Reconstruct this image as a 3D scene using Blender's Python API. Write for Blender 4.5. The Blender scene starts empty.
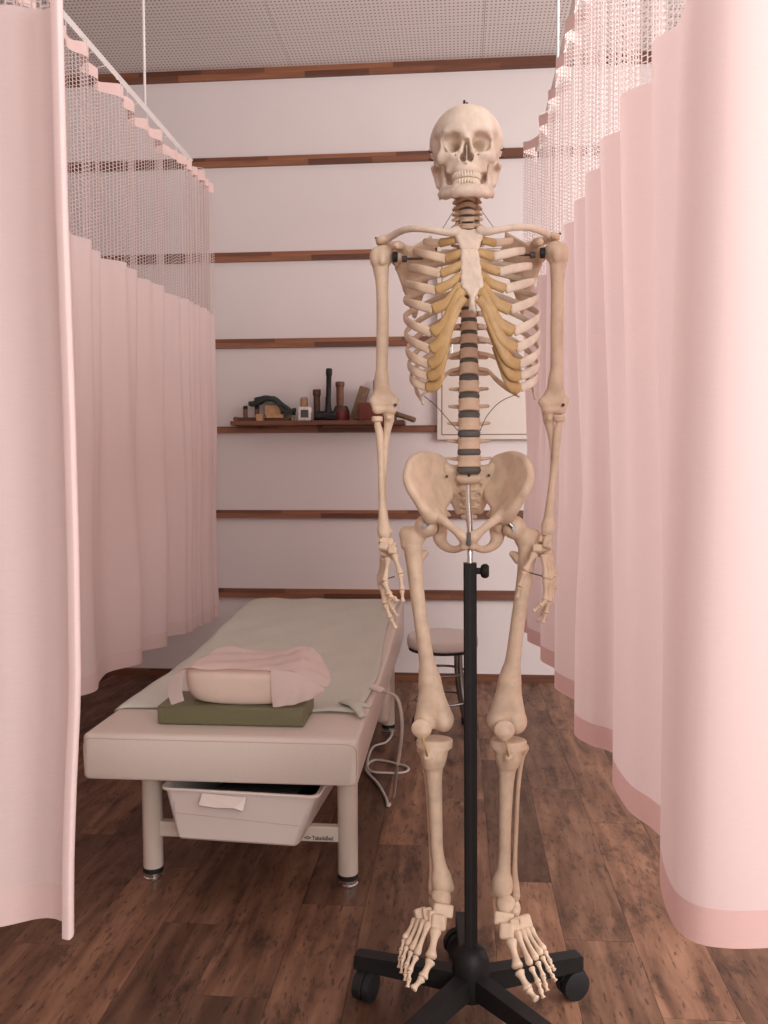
import bpy, bmesh, math, random
import numpy as np
from mathutils import Vector, Matrix

random.seed(7)
RNG = np.random.default_rng(11)
SC = bpy.context.scene
COL = SC.collection

# ------------------------------------------------------------------ camera
FPX = 870.0
CAM = np.array([0.0, 0.0, 1.05])
def cam_axes(yaw, pitch, roll):
    p, t = math.radians(yaw), math.radians(pitch)
    f = np.array([-math.sin(p) * math.cos(t), math.cos(p) * math.cos(t), -math.sin(t)])
    r = np.array([math.cos(p), math.sin(p), 0.0])
    u = np.cross(r, f)
    r2, u2 = r - roll * u, u + roll * r
    return f, r2 / np.linalg.norm(r2), u2 / np.linalg.norm(u2)
CF, CR, CU = cam_axes(4.86, 2.96, 0.0027)
cd = bpy.data.cameras.new('camera')
cam = bpy.data.objects.new('camera', cd)
COL.objects.link(cam)
cd.sensor_fit = 'VERTICAL'
cd.sensor_height = 36.0
cd.lens = FPX * 36.0 / 1024.0
cd.clip_start = 0.02
cam.matrix_world = Matrix(((CR[0], CU[0], -CF[0], CAM[0]), (CR[1], CU[1], -CF[1], CAM[1]),
                           (CR[2], CU[2], -CF[2], CAM[2]), (0, 0, 0, 1)))
SC.camera = cam

# ------------------------------------------------------------------ world, lights, exposure
world = bpy.data.worlds.new('world')
SC.world = world
world.use_nodes = True
bg = world.node_tree.nodes['Background']
bg.inputs[0].default_value = (0.80, 0.88, 1.0, 1)
bg.inputs[1].default_value = 1.0

def area(name, loc, target, sx, sy, watts, col):
    l = bpy.data.lights.new(name, 'AREA')
    l.shape = 'RECTANGLE'; l.size = sx; l.size_y = sy; l.energy = watts; l.color = col
    o = bpy.data.objects.new(name, l)
    COL.objects.link(o)
    o.location = loc
    d = Vector(target) - Vector(loc)
    o.rotation_euler = d.to_track_quat('-Z', 'Y').to_euler()
    return o
# daylight entering through the window in the right wall and the one behind the camera
area('daylight_side_window', (2.36, 0.95, 1.92), (0.0, 0.95, 1.80), 4.4, 1.5, 106, (1.0, 0.965, 0.945))
area('daylight_rear_window', (0.9, -2.36, 1.70), (0.55, 0.0, 1.55), 2.6, 1.4, 62, (1.0, 0.965, 0.945))

SC.view_settings.view_transform = 'Standard'
SC.view_settings.look = 'None'
SC.view_settings.gamma = 1.0
SC.view_settings.use_curve_mapping = False
SC.view_settings.exposure = 0.50
SC.cycles.use_denoising = True
SC.cycles.max_bounces = 10
SC.cycles.diffuse_bounces = 6
SC.cycles.transmission_bounces = 6
SC.cycles.transparent_max_bounces = 12
SC.cycles.sample_clamp_indirect = 6.0

# ------------------------------------------------------------------ pixel rays onto real planes
def ray(x, y):
    return CF + CR * (x - 384) / FPX - CU * (y - 512) / FPX
def aty(x, y, Y):
    d = ray(x, y); return CAM + d * (Y - CAM[1]) / d[1]
def atz(x, y, Z):
    d = ray(x, y); return CAM + d * (Z - CAM[2]) / d[2]
def atx(x, y, X):
    d = ray(x, y); return CAM + d * (X - CAM[0]) / d[0]
def sstep(a, b, x):
    t = min(1.0, max(0.0, (x - a) / (b - a))); return t * t * (3 - 2 * t)

# ------------------------------------------------------------------ materials
def nodes_of(m):
    m.use_nodes = True
    nt = m.node_tree
    return nt, nt.nodes['Principled BSDF'], nt.nodes['Material Output']
def N(nt, kind, **kw):
    n = nt.nodes.new(kind)
    for k, v in kw.items():
        if k.startswith('i_'):
            n.inputs[k[2:].replace('_', ' ')].default_value = v
        else:
            setattr(n, k, v)
    return n
def ramp(nt, fac, stops):
    r = nt.nodes.new('ShaderNodeValToRGB')
    while len(r.color_ramp.elements) < len(stops):
        r.color_ramp.elements.new(0.5)
    for e, (p, c) in zip(r.color_ramp.elements, stops):
        e.position = p
        e.color = (c[0], c[1], c[2], 1) if hasattr(c, '__len__') else (c, c, c, 1)
    nt.links.new(fac, r.inputs[0])
    return r.outputs[0]
def mul(c, f): return tuple(min(1.0, x * f) for x in c)
def mat(name, col, rough=0.5, var=0.06, scale=25.0, bump=0.0, metal=0.0, spec=0.4, detail=4.0):
    m = bpy.data.materials.new(name)
    nt, b, out = nodes_of(m)
    b.inputs['Roughness'].default_value = rough
    b.inputs['Metallic'].default_value = metal
    b.inputs['Specular IOR Level'].default_value = spec
    tc = N(nt, 'ShaderNodeTexCoord')
    nz = N(nt, 'ShaderNodeTexNoise')
    nz.inputs['Scale'].default_value = scale
    nz.inputs['Detail'].default_value = detail
    nt.links.new(tc.outputs['Object'], nz.inputs['Vector'])
    c = ramp(nt, nz.outputs['Fac'], [(0.3, mul(col, 1 - var)), (0.7, mul(col, 1 + var))])
    nt.links.new(c, b.inputs['Base Color'])
    if bump:
        bp = N(nt, 'ShaderNodeBump')
        bp.inputs['Strength'].default_value = bump
        bp.inputs['Distance'].default_value = 0.002
        nt.links.new(nz.outputs['Fac'], bp.inputs['Height'])
        nt.links.new(bp.outputs['Normal'], b.inputs['Normal'])
    return m
def cloth_mat(name, col, trans, weave=900.0, rough=0.9):
    m = bpy.data.materials.new(name)
    nt, b, out = nodes_of(m)
    nt.nodes.remove(b)
    tc = N(nt, 'ShaderNodeTexCoord')
    mp = N(nt, 'ShaderNodeMapping'); mp.inputs['Scale'].default_value = (60, 60, 700)
    nt.links.new(tc.outputs['Object'], mp.inputs['Vector'])
    nz = N(nt, 'ShaderNodeTexNoise'); nz.inputs['Scale'].default_value = 1.0; nz.inputs['Detail'].default_value = 3
    nt.links.new(mp.outputs[0], nz.inputs['Vector'])
    c = ramp(nt, nz.outputs['Fac'], [(0.3, mul(col, 0.97)), (0.7, mul(col, 1.02))])
    d = N(nt, 'ShaderNodeBsdfDiffuse'); t = N(nt, 'ShaderNodeBsdfTranslucent')
    nt.links.new(c, d.inputs['Color']); t.inputs['Color'].default_value = (col[0] ** 1.15, col[1] ** 1.25, col[2] ** 1.25, 1)   # light that soaks through takes more of the dye
    mx = N(nt, 'ShaderNodeMixShader'); mx.inputs[0].default_value = trans
    nt.links.new(d.outputs[0], mx.inputs[1]); nt.links.new(t.outputs[0], mx.inputs[2])
    nt.links.new(mx.outputs[0], out.inputs['Surface'])
    return m

def wood_stave_mat(name):
    m = bpy.data.materials.new(name)
    nt, b, out = nodes_of(m)
    b.inputs['Roughness'].default_value = 0.5
    tc = N(nt, 'ShaderNodeTexCoord')
    sx = N(nt, 'ShaderNodeSeparateXYZ'); nt.links.new(tc.outputs['Object'], sx.inputs[0])
    cx = N(nt, 'ShaderNodeCombineXYZ'); nt.links.new(sx.outputs['X'], cx.inputs['X']); nt.links.new(sx.outputs['Z'], cx.inputs['Y'])
    br = N(nt, 'ShaderNodeTexBrick'); br.offset = 0.37; br.squash = 1.0
    br.inputs['Scale'].default_value = 1.0
    br.inputs['Brick Width'].default_value = 0.31
    br.inputs['Row Height'].default_value = 0.024
    br.inputs['Mortar Size'].default_value = 0.0
    br.inputs['Color1'].default_value = (0.115, 0.040, 0.021, 1)
    br.inputs['Color2'].default_value = (0.30, 0.120, 0.058, 1)
    nt.links.new(cx.outputs[0], br.inputs['Vector'])
    mp = N(nt, 'ShaderNodeMapping'); mp.inputs['Scale'].default_value = (6, 60, 120)
    nt.links.new(tc.outputs['Object'], mp.inputs['Vector'])
    nz = N(nt, 'ShaderNodeTexNoise'); nz.inputs['Scale'].default_value = 1.0; nz.inputs['Detail'].default_value = 5
    nt.links.new(mp.outputs[0], nz.inputs['Vector'])
    g = ramp(nt, nz.outputs['Fac'], [(0.3, 0.72), (0.7, 1.1)])
    mx = N(nt, 'ShaderNodeMixRGB', blend_type='MULTIPLY'); mx.inputs[0].default_value = 1
    nt.links.new(br.outputs['Color'], mx.inputs[1]); nt.links.new(g, mx.inputs[2])
    nt.links.new(mx.outputs[0], b.inputs['Base Color'])
    return m

def plank_mat(name):
    m = bpy.data.materials.new(name)
    nt, b, out = nodes_of(m)
    b.inputs['Specular IOR Level'].default_value = 0.35
    tc = N(nt, 'ShaderNodeTexCoord'); oi = N(nt, 'ShaderNodeObjectInfo')
    off = N(nt, 'ShaderNodeVectorMath', operation='SCALE'); off.inputs[0].default_value = (37, 91, 13)
    nt.links.new(oi.outputs['Random'], off.inputs['Scale'])
    ad = N(nt, 'ShaderNodeVectorMath', operation='ADD')
    nt.links.new(tc.outputs['Object'], ad.inputs[0]); nt.links.new(off.outputs[0], ad.inputs[1])
    mp = N(nt, 'ShaderNodeMapping'); mp.inputs['Scale'].default_value = (30, 3.6, 3.6)
    nt.links.new(ad.outputs[0], mp.inputs['Vector'])
    nz = N(nt, 'ShaderNodeTexNoise'); nz.inputs['Scale'].default_value = 1.0; nz.inputs['Detail'].default_value = 7; nz.inputs['Distortion'].default_value = 0.6
    nt.links.new(mp.outputs[0], nz.inputs['Vector'])
    grain = ramp(nt, nz.outputs['Fac'], [(0.25, (0.074, 0.033, 0.019)), (0.5, (0.165, 0.080, 0.047)), (0.78, (0.285, 0.152, 0.094))])
    mp2 = N(nt, 'ShaderNodeMapping'); mp2.inputs['Scale'].default_value = (11, 5, 5)
    nt.links.new(ad.outputs[0], mp2.inputs['Vector'])
    n2 = N(nt, 'ShaderNodeTexNoise'); n2.inputs['Scale'].default_value = 1.0; n2.inputs['Detail'].default_value = 9; n2.inputs['Roughness'].default_value = 0.75
    nt.links.new(mp2.outputs[0], n2.inputs['Vector'])
    blotch = ramp(nt, n2.outputs['Fac'], [(0.36, 0.28), (0.47, 0.92), (0.70, 1.12)])
    mx = N(nt, 'ShaderNodeMixRGB', blend_type='MULTIPLY'); mx.inputs[0].default_value = 0.85
    nt.links.new(grain, mx.inputs[1]); nt.links.new(blotch, mx.inputs[2])
    mp3 = N(nt, 'ShaderNodeMapping'); mp3.inputs['Scale'].default_value = (130, 26, 26); mp3.inputs['Rotation'].default_value = (0, 0, 0.5)
    nt.links.new(ad.outputs[0], mp3.inputs['Vector'])
    n3 = N(nt, 'ShaderNodeTexNoise'); n3.inputs['Scale'].default_value = 1.0; n3.inputs['Detail'].default_value = 3
    nt.links.new(mp3.outputs[0], n3.inputs['Vector'])
    fleck = ramp(nt, n3.outputs['Fac'], [(0.33, 0.35), (0.40, 1.0)])
    mx3 = N(nt, 'ShaderNodeMixRGB', blend_type='MULTIPLY'); mx3.inputs[0].default_value = 0.9
    nt.links.new(mx.outputs[0], mx3.inputs[1]); nt.links.new(fleck, mx3.inputs[2])
    hv = N(nt, 'ShaderNodeHueSaturation')
    tone = N(nt, 'ShaderNodeMapRange'); tone.inputs['To Min'].default_value = 0.55; tone.inputs['To Max'].default_value = 1.40
    nt.links.new(oi.outputs['Random'], tone.inputs['Value'])
    nt.links.new(tone.outputs[0], hv.inputs['Value']); nt.links.new(mx3.outputs[0], hv.inputs['Color'])
    nt.links.new(hv.outputs[0], b.inputs['Base Color'])
    rr = ramp(nt, n2.outputs['Fac'], [(0.3, 0.62), (0.7, 0.42)])
    nt.links.new(rr, b.inputs['Roughness'])
    bp = N(nt, 'ShaderNodeBump'); bp.inputs['Strength'].default_value = 0.25; bp.inputs['Distance'].default_value = 0.001
    nt.links.new(nz.outputs['Fac'], bp.inputs['Height']); nt.links.new(bp.outputs[0], b.inputs['Normal'])
    return m

def perforated_mat(name):
    m = bpy.data.materials.new(name)
    nt, b, out = nodes_of(m)
    b.inputs['Roughness'].default_value = 0.9
    tc = N(nt, 'ShaderNodeTexCoord')
    sc = N(nt, 'ShaderNodeVectorMath', operation='MULTIPLY'); sc.inputs[1].default_value = (1 / 0.0175, 1 / 0.026, 1)
    nt.links.new(tc.outputs['Object'], sc.inputs[0])
    fr = N(nt, 'ShaderNodeVectorMath', operation='FRACTION'); nt.links.new(sc.outputs[0], fr.inputs[0])
    sb = N(nt, 'ShaderNodeVectorMath', operation='SUBTRACT'); sb.inputs[1].default_value = (0.5, 0.5, 0)
    nt.links.new(fr.outputs[0], sb.inputs[0])
    ml = N(nt, 'ShaderNodeVectorMath', operation='MULTIPLY'); ml.inputs[1].default_value = (1, 1.48, 0)
    nt.links.new(sb.outputs[0], ml.inputs[0])
    ln = N(nt, 'ShaderNodeVectorMath', operation='LENGTH'); nt.links.new(ml.outputs[0], ln.inputs[0])
    c = ramp(nt, ln.outputs['Value'], [(0.20, (0.16, 0.12, 0.11)), (0.27, (0.74, 0.68, 0.66))])
    nt.links.new(c, b.inputs['Base Color'])
    return m

def bone_mat(name, col, pit=True):
    m = bpy.data.materials.new(name)
    nt, b, out = nodes_of(m)
    b.inputs['Roughness'].default_value = 0.5
    b.inputs['Specular IOR Level'].default_value = 0.35
    tc = N(nt, 'ShaderNodeTexCoord')
    nz = N(nt, 'ShaderNodeTexNoise'); nz.inputs['Scale'].default_value = 38; nz.inputs['Detail'].default_value = 6
    nt.links.new(tc.outputs['Object'], nz.inputs['Vector'])
    c = ramp(nt, nz.outputs['Fac'], [(0.28, mul(col, 0.84)), (0.55, col), (0.8, mul(col, 1.08))])
    n2 = N(nt, 'ShaderNodeTexNoise'); n2.inputs['Scale'].default_value = 330; n2.inputs['Detail'].default_value = 2
    nt.links.new(tc.outputs['Object'], n2.inputs['Vector'])
    p = ramp(nt, n2.outputs['Fac'], [(0.26, (0.62, 0.50, 0.38)), (0.34, (1, 1, 1))])
    mx = N(nt, 'ShaderNodeMixRGB', blend_type='MULTIPLY'); mx.inputs[0].default_value = 0.7
    nt.links.new(c, mx.inputs[1]); nt.links.new(p, mx.inputs[2])
    nt.links.new(mx.outputs[0], b.inputs['Base Color'])
    bp = N(nt, 'ShaderNodeBump'); bp.inputs['Strength'].default_value = 0.22; bp.inputs['Distance'].default_value = 0.0015
    nt.links.new(n2.outputs['Fac'], bp.inputs['Height']); nt.links.new(bp.outputs[0], b.inputs['Normal'])
    return m

MT = dict(
    wall=mat('wall_paint', (0.70, 0.63, 0.62), 0.85, 0.015, 3.0),
    stave=wood_stave_mat('laminated_batten_wood'),
    plank=plank_mat('vinyl_plank'),
    sub=mat('subfloor', (0.03, 0.018, 0.012), 0.8),
    perf=perforated_mat('perforated_ceiling_board'),
    dark_gap=mat('ceiling_gap', (0.30, 0.26, 0.25), 0.9),
    curtain=cloth_mat('pink_curtain_cloth', (0.835, 0.685, 0.668), 0.30),
    hem=cloth_mat('pink_curtain_hem', (0.78, 0.54, 0.51), 0.22),
    hemlt=cloth_mat('pale_curtain_hem', (0.81, 0.63, 0.605), 0.20),
    net=cloth_mat('curtain_netting', (0.76, 0.65, 0.63), 0.42),
    header=cloth_mat('curtain_header', (0.80, 0.60, 0.565), 0.12),
    rail=mat('white_enamel', (0.80, 0.76, 0.74), 0.35, 0.01),
    bone=bone_mat('ivory_bone', (0.70, 0.545, 0.405)),
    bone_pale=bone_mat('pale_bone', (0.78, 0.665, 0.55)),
    bone_tan=bone_mat('tan_bone', (0.64, 0.475, 0.345)),
    tooth=mat('tooth_enamel', (0.80, 0.70, 0.57), 0.3, 0.05, 200),
    cart=mat('amber_cartilage', (0.53, 0.345, 0.150), 0.42, 0.10, 60, spec=0.45),
    disc=mat('grey_rubber_disc', (0.105, 0.100, 0.094), 0.6),
    black=mat('black_plastic', (0.014, 0.013, 0.013), 0.5, 0.1, spec=0.3),
    blackmetal=mat('black_powder_coat', (0.014, 0.013, 0.013), 0.55, 0.1, spec=0.25),
    tyre=mat('black_rubber', (0.012, 0.012, 0.013), 0.6, 0.1),
    chrome=mat('chrome', (0.72, 0.70, 0.68), 0.14, 0.02, metal=1.0),
    steel=mat('dull_steel', (0.30, 0.29, 0.28), 0.35, 0.05, metal=1.0),
    brass=mat('brass_plate', (0.34, 0.27, 0.17), 0.4, 0.05, metal=0.6),
    wire=mat('dark_wire', (0.07, 0.06, 0.055), 0.5),
    vinyl=mat('cream_vinyl', (0.69, 0.605, 0.535), 0.42, 0.02, 220, 0.05),
    seam=mat('cream_piping', (0.50, 0.41, 0.35), 0.5),
    bedleg=mat('cream_enamel', (0.66, 0.565, 0.485), 0.32, 0.02),
    bedsheet=cloth_mat('mint_sheet', (0.64, 0.65, 0.585), 0.05),
    olive=mat('olive_vinyl', (0.158, 0.148, 0.080), 0.45, 0.05, 260, 0.06),
    pillow=mat('peach_vinyl', (0.74, 0.60, 0.51), 0.5, 0.03),
    paper=cloth_mat('pink_tissue', (0.86, 0.745, 0.71), 0.35),
    binp=mat('white_bin_plastic', (0.72, 0.63, 0.58), 0.38, 0.015),
    binline=mat('bin_groove', (0.52, 0.43, 0.39), 0.5),
    seat=mat('stool_vinyl', (0.74, 0.69, 0.65), 0.45, 0.02),
    cord=mat('grey_cord', (0.50, 0.45, 0.41), 0.5),
    cabinet=mat('cream_cabinet', (0.66, 0.575, 0.51), 0.5, 0.015),
    cabline=mat('cabinet_gap', (0.20, 0.15, 0.125), 0.6),
    woodlt=mat('light_wood', (0.47, 0.28, 0.145), 0.55, 0.18, 40),
    wooddk=mat('dark_wood', (0.085, 0.040, 0.026), 0.5, 0.25, 40),
    woodmd=mat('red_brown_wood', (0.17, 0.070, 0.040), 0.5, 0.25, 40),
    woodold=mat('weathered_wood', (0.185, 0.115, 0.068), 0.6, 0.25, 40),
    redpaint=mat('dark_red_paint', (0.165, 0.022, 0.022), 0.5, 0.12),
    brick=mat('brick_red_paint', (0.155, 0.040, 0.026), 0.55, 0.15),
    darkcloth=mat('grey_green_cloth', (0.038, 0.044, 0.040), 0.85, 0.2, 60),
    timer=mat('timer_shell', (0.74, 0.69, 0.67), 0.35, 0.01),
    lcd=mat('timer_screen', (0.075, 0.07, 0.07), 0.3, 0.05),
    print=mat('green_print', (0.030, 0.075, 0.060), 0.6),
    glass=mat('window_glass', (0.75, 0.80, 0.84), 0.05, 0.01),
)

# ------------------------------------------------------------------ object helpers
def obj(name, vf, m, parent=None, smooth=False, base=None):
    v, f = vf
    me = bpy.data.meshes.new(name)
    v = np.asarray(v, dtype=float)
    if base is not None:
        v = v - np.asarray(base, dtype=float)
    me.from_pydata(v.tolist(), [], f if isinstance(f, list) else f.tolist())
    me.update()
    if smooth:
        me.polygons.foreach_set('use_smooth', np.ones(len(me.polygons), dtype=bool))
        if smooth == 'auto':
            try: me.set_sharp_from_angle(angle=math.radians(38))
            except Exception: pass
    me.materials.append(MT[m] if isinstance(m, str) else m)
    o = bpy.data.objects.new(name, me)
    COL.objects.link(o)
    if parent is not None:
        o.parent = parent
    elif base is not None:
        o.location = tuple(base)
    return o
def thing(name, label, cat, loc=(0, 0, 0), group=None):
    o = bpy.data.objects.new(name, None)
    o.empty_display_size = 0.05
    COL.objects.link(o)
    o.location = tuple(float(c) for c in loc)
    return tag(o, label, cat, group)
def tag(o, label, cat, group=None):
    o['label'] = label; o['category'] = cat
    if group: o['group'] = group
    return o
def struct(o):
    o['kind'] = 'structure'; return o
class MB:
    """collects vertices and faces of one mesh"""
    def __init__(s): s.v = []; s.f = []
    def add(s, v, f):
        b = len(s.v)
        s.v.extend([tuple(map(float, p)) for p in v])
        s.f.extend([[i + b for i in q] for q in f]); return s
    def box(s, lo, hi):
        x0, y0, z0 = lo; x1, y1, z1 = hi
        return s.add([(x0,y0,z0),(x1,y0,z0),(x1,y1,z0),(x0,y1,z0),(x0,y0,z1),(x1,y0,z1),(x1,y1,z1),(x0,y1,z1)],
              [(0,3,2,1),(4,5,6,7),(0,1,5,4),(1,2,6,5),(2,3,7,6),(3,0,4,7)])
    def rbox(s, lo, hi, r=0.005, seg=2, rot=None, pivot=None):
        bm = bmesh.new(); bmesh.ops.create_cube(bm, size=1.0)
        lo, hi = np.array(lo, float), np.array(hi, float)
        for v in bm.verts:
            v.co = Vector(((lo + hi) / 2 + np.array(v.co) * (hi - lo)).tolist())
        bmesh.ops.bevel(bm, geom=bm.edges[:] , offset=r, segments=seg, affect='EDGES', profile=0.5)
        if rot is not None:
            pv = Vector(pivot if pivot is not None else ((lo + hi) / 2).tolist())
            for v in bm.verts: v.co = rot @ (v.co - pv) + pv
        bm.verts.index_update()
        s.add([v.co[:] for v in bm.verts], [[v.index for v in f.verts] for f in bm.faces]); bm.free(); return s
    def loft(s, rings, cap=True, closed=True):
        n = len(rings[0]); b = len(s.v)
        for r in rings: s.v.extend([tuple(map(float, p)) for p in r])
        for i in range(len(rings) - 1):
            for j in range(n if closed else n - 1):
                k = (j + 1) % n
                s.f.append([b + i*n + j, b + i*n + k, b + (i+1)*n + k, b + (i+1)*n + j])
        if cap:
            s.f.append([b + j for j in range(n)][::-1]); s.f.append([b + (len(rings)-1)*n + j for j in range(n)])
        return s
    def tube(s, pts, rad, n=8, up=(0, 0, 1), cap=True):
        """sweep; rad = scalar, list, or list of (side, up) pairs"""
        pts = [np.asarray(p, float) for p in pts]
        m = len(pts); rings = []; prev = None
        for i in range(m):
            t = pts[min(i+1, m-1)] - pts[max(i-1, 0)]; t = t / (np.linalg.norm(t) + 1e-12)
            u = np.asarray(up, float) if prev is None else prev
            if prev is None and abs(t @ u) > 0.95: u = np.array([0., 1., 0.])
            if up != (0, 0, 1) or prev is None or True:
                base = np.asarray(up, float)
                if abs(t @ base) < 0.9: u = base
            u = u - t * (t @ u); u /= np.linalg.norm(u) + 1e-12; prev = u
            w = np.cross(t, u)
            r = rad[i] if hasattr(rad, '__len__') else rad
            ra, rb = (r if hasattr(r, '__len__') else (r, r))
            rings.append([pts[i] + w * ra * math.cos(a) + u * rb * math.sin(a) for a in (2 * math.pi * k / n for k in range(n))])
        return s.loft(rings, cap)
    def cyl(s, p, q, r0, r1=None, n=16): return s.tube([p, q], [r0, r0 if r1 is None else r1], n)
    def lathe(s, c, prof, n=24, axis='z'):
        c = np.asarray(c, float); rings = []
        for r, h in prof:
            ring = []
            for k in range(n):
                a = 2 * math.pi * k / n; x, y = r * math.cos(a), r * math.sin(a)
                ring.append(c + (np.array([x, y, h]) if axis == 'z' else np.array([x, h, y]) if axis == 'y' else np.array([h, x, y])))
            rings.append(ring)
        return s.loft(rings)
    def out(s): return s.v, s.f
def spline(pts, n):
    """Catmull-Rom through pts (any dimension)"""
    P = np.asarray(pts, float); P = np.vstack([2*P[0]-P[1], P, 2*P[-1]-P[-2]])
    seg = len(P) - 3; out = []
    for i in range(n):
        t = i / (n - 1) * seg; k = min(int(t), seg - 1); u = t - k
        a, b, c, d = P[k:k+4]
        out.append(0.5 * ((2*b) + (c-a)*u + (2*a-5*b+4*c-d)*u*u + (3*b-a-3*c+d)*u**3))
    return np.array(out)

# ------------------------------------------------------------------ signed-distance modelling of the bones
class SDF:
    def __init__(s): s.p = []
    def _add(s, lo, hi, fn, k, op): s.p.append((np.asarray(lo, float), np.asarray(hi, float), fn, k, op)); return s
    def cone(s, a, b, ra, rb, k=0.004, op=1):
        a, b = np.asarray(a, float), np.asarray(b, float)
        r = max(ra, rb); d = b - a; L = d @ d + 1e-12
        def fn(X, Y, Z):
            px, py, pz = X - a[0], Y - a[1], Z - a[2]
            t = np.clip((px*d[0] + py*d[1] + pz*d[2]) / L, 0, 1)
            return np.sqrt((px - t*d[0])**2 + (py - t*d[1])**2 + (pz - t*d[2])**2) - (ra + (rb - ra) * t)
        return s._add(np.minimum(a, b) - r, np.maximum(a, b) + r, fn, k, op)
    def chain(s, pts, k=0.004, op=1):
        if len(pts) > 2:        # smooth the run of the shaft so that no joint bulges
            q = spline([(*map(float, p), r) for p, r in pts], 3 * (len(pts) - 1) + 1)
            pts = [(p[:3], max(0.001, p[3])) for p in q]
            self_k = k
            for i, ((a, ra), (b, rb)) in enumerate(zip(pts[:-1], pts[1:])):
                s.cone(a, b, ra, rb, self_k if i in (0, len(pts) - 2) and op > 0 else 0.0006, op)
            return s
        for (a, ra), (b, rb) in zip(pts[:-1], pts[1:]): s.cone(a, b, ra, rb, k, op)
        return s
    def ell(s, c, r, k=0.004, op=1, rot=None):
        c = np.asarray(c, float); r = np.asarray(r if hasattr(r, '__len__') else (r, r, r), float)
        R = None if rot is None else np.array(rot.to_3x3() if hasattr(rot, 'to_3x3') else rot).T
        def fn(X, Y, Z):
            x, y, z = X - c[0], Y - c[1], Z - c[2]
            if R is not None:
                x, y, z = (R[0,0]*x + R[0,1]*y + R[0,2]*z, R[1,0]*x + R[1,1]*y + R[1,2]*z, R[2,0]*x + R[2,1]*y + R[2,2]*z)
            k0 = np.sqrt((x/r[0])**2 + (y/r[1])**2 + (z/r[2])**2)
            k1 = np.sqrt((x/r[0]**2)**2 + (y/r[1]**2)**2 + (z/r[2]**2)**2) + 1e-9
            return k0 * (k0 - 1) / k1
        m = r if R is None else np.full(3, r.max())
        return s._add(c - m, c + m, fn, k, op)
    def box(s, c, h, rd=0.002, k=0.003, op=1, rot=None):
        c, h = np.asarray(c, float), np.asarray(h, float)
        R = None if rot is None else np.array(rot.to_3x3() if hasattr(rot, 'to_3x3') else rot).T
        def fn(X, Y, Z):
            x, y, z = X - c[0], Y - c[1], Z - c[2]
            if R is not None:
                x, y, z = (R[0,0]*x + R[0,1]*y + R[0,2]*z, R[1,0]*x + R[1,1]*y + R[1,2]*z, R[2,0]*x + R[2,1]*y + R[2,2]*z)
            qx, qy, qz = np.abs(x)-h[0]+rd, np.abs(y)-h[1]+rd, np.abs(z)-h[2]+rd
            o = np.sqrt(np.maximum(qx,0)**2 + np.maximum(qy,0)**2 + np.maximum(qz,0)**2)
            return o + np.minimum(np.maximum(qx, np.maximum(qy, qz)), 0) - rd
        m = h if R is None else np.full(3, np.linalg.norm(h))
        return s._add(c - m, c + m, fn, k, op)
    def ecyl(s, c, a, b, h, rd=0.003, waist=0.1, k=0.003, op=1):
        """vertical elliptical drum, waisted"""
        c = np.asarray(c, float)
        def fn(X, Y, Z):
            x, y, z = X - c[0], Y - c[1], Z - c[2]
            w = 1 - waist * np.clip(1 - (z/h)**2, 0, 1)
            q = np.sqrt((x/a)**2 + (y/b)**2); e = (q - w) * min(a, b)
            dx, dz = e + rd, np.abs(z) - h + rd
            return np.minimum(np.maximum(dx, dz), 0) + np.sqrt(np.maximum(dx,0)**2 + np.maximum(dz,0)**2) - rd
        m = np.array([a, b, h])
        return s._add(c - m, c + m, fn, k, op)
    def tri(s, a, b, c, ra, rb, rc, k=0.004):
        a, b, c = (np.asarray(q, float) for q in (a, b, c))
        n = np.cross(b - a, c - a); A2 = np.linalg.norm(n); n = n / A2
        e0, e1 = b - a, c - a; d00, d01, d11 = e0@e0, e0@e1, e1@e1; den = d00*d11 - d01*d01
        def seg(X, Y, Z, p, q, rp, rq):
            d = q - p; L = d@d + 1e-12
            px, py, pz = X-p[0], Y-p[1], Z-p[2]
            t = np.clip((px*d[0]+py*d[1]+pz*d[2])/L, 0, 1)
            return np.sqrt((px-t*d[0])**2+(py-t*d[1])**2+(pz-t*d[2])**2) - (rp+(rq-rp)*t)
        def fn(X, Y, Z):
            px, py, pz = X-a[0], Y-a[1], Z-a[2]
            d20 = px*e0[0]+py*e0[1]+pz*e0[2]; d21 = px*e1[0]+py*e1[1]+pz*e1[2]
            v = (d11*d20 - d01*d21)/den; w = (d00*d21 - d01*d20)/den; u = 1 - v - w
            inside = (u >= 0) & (v >= 0) & (w >= 0)
            pl = np.abs(px*n[0]+py*n[1]+pz*n[2]) - (u*ra + v*rb + w*rc)
            e = np.minimum(np.minimum(seg(X,Y,Z,a,b,ra,rb), seg(X,Y,Z,b,c,rb,rc)), seg(X,Y,Z,c,a,rc,ra))
            return np.where(inside, np.minimum(pl, e), e)
        r = max(ra, rb, rc)
        return s._add(np.minimum(np.minimum(a, b), c) - r, np.maximum(np.maximum(a, b), c) + r, fn, k, 1)
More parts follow.
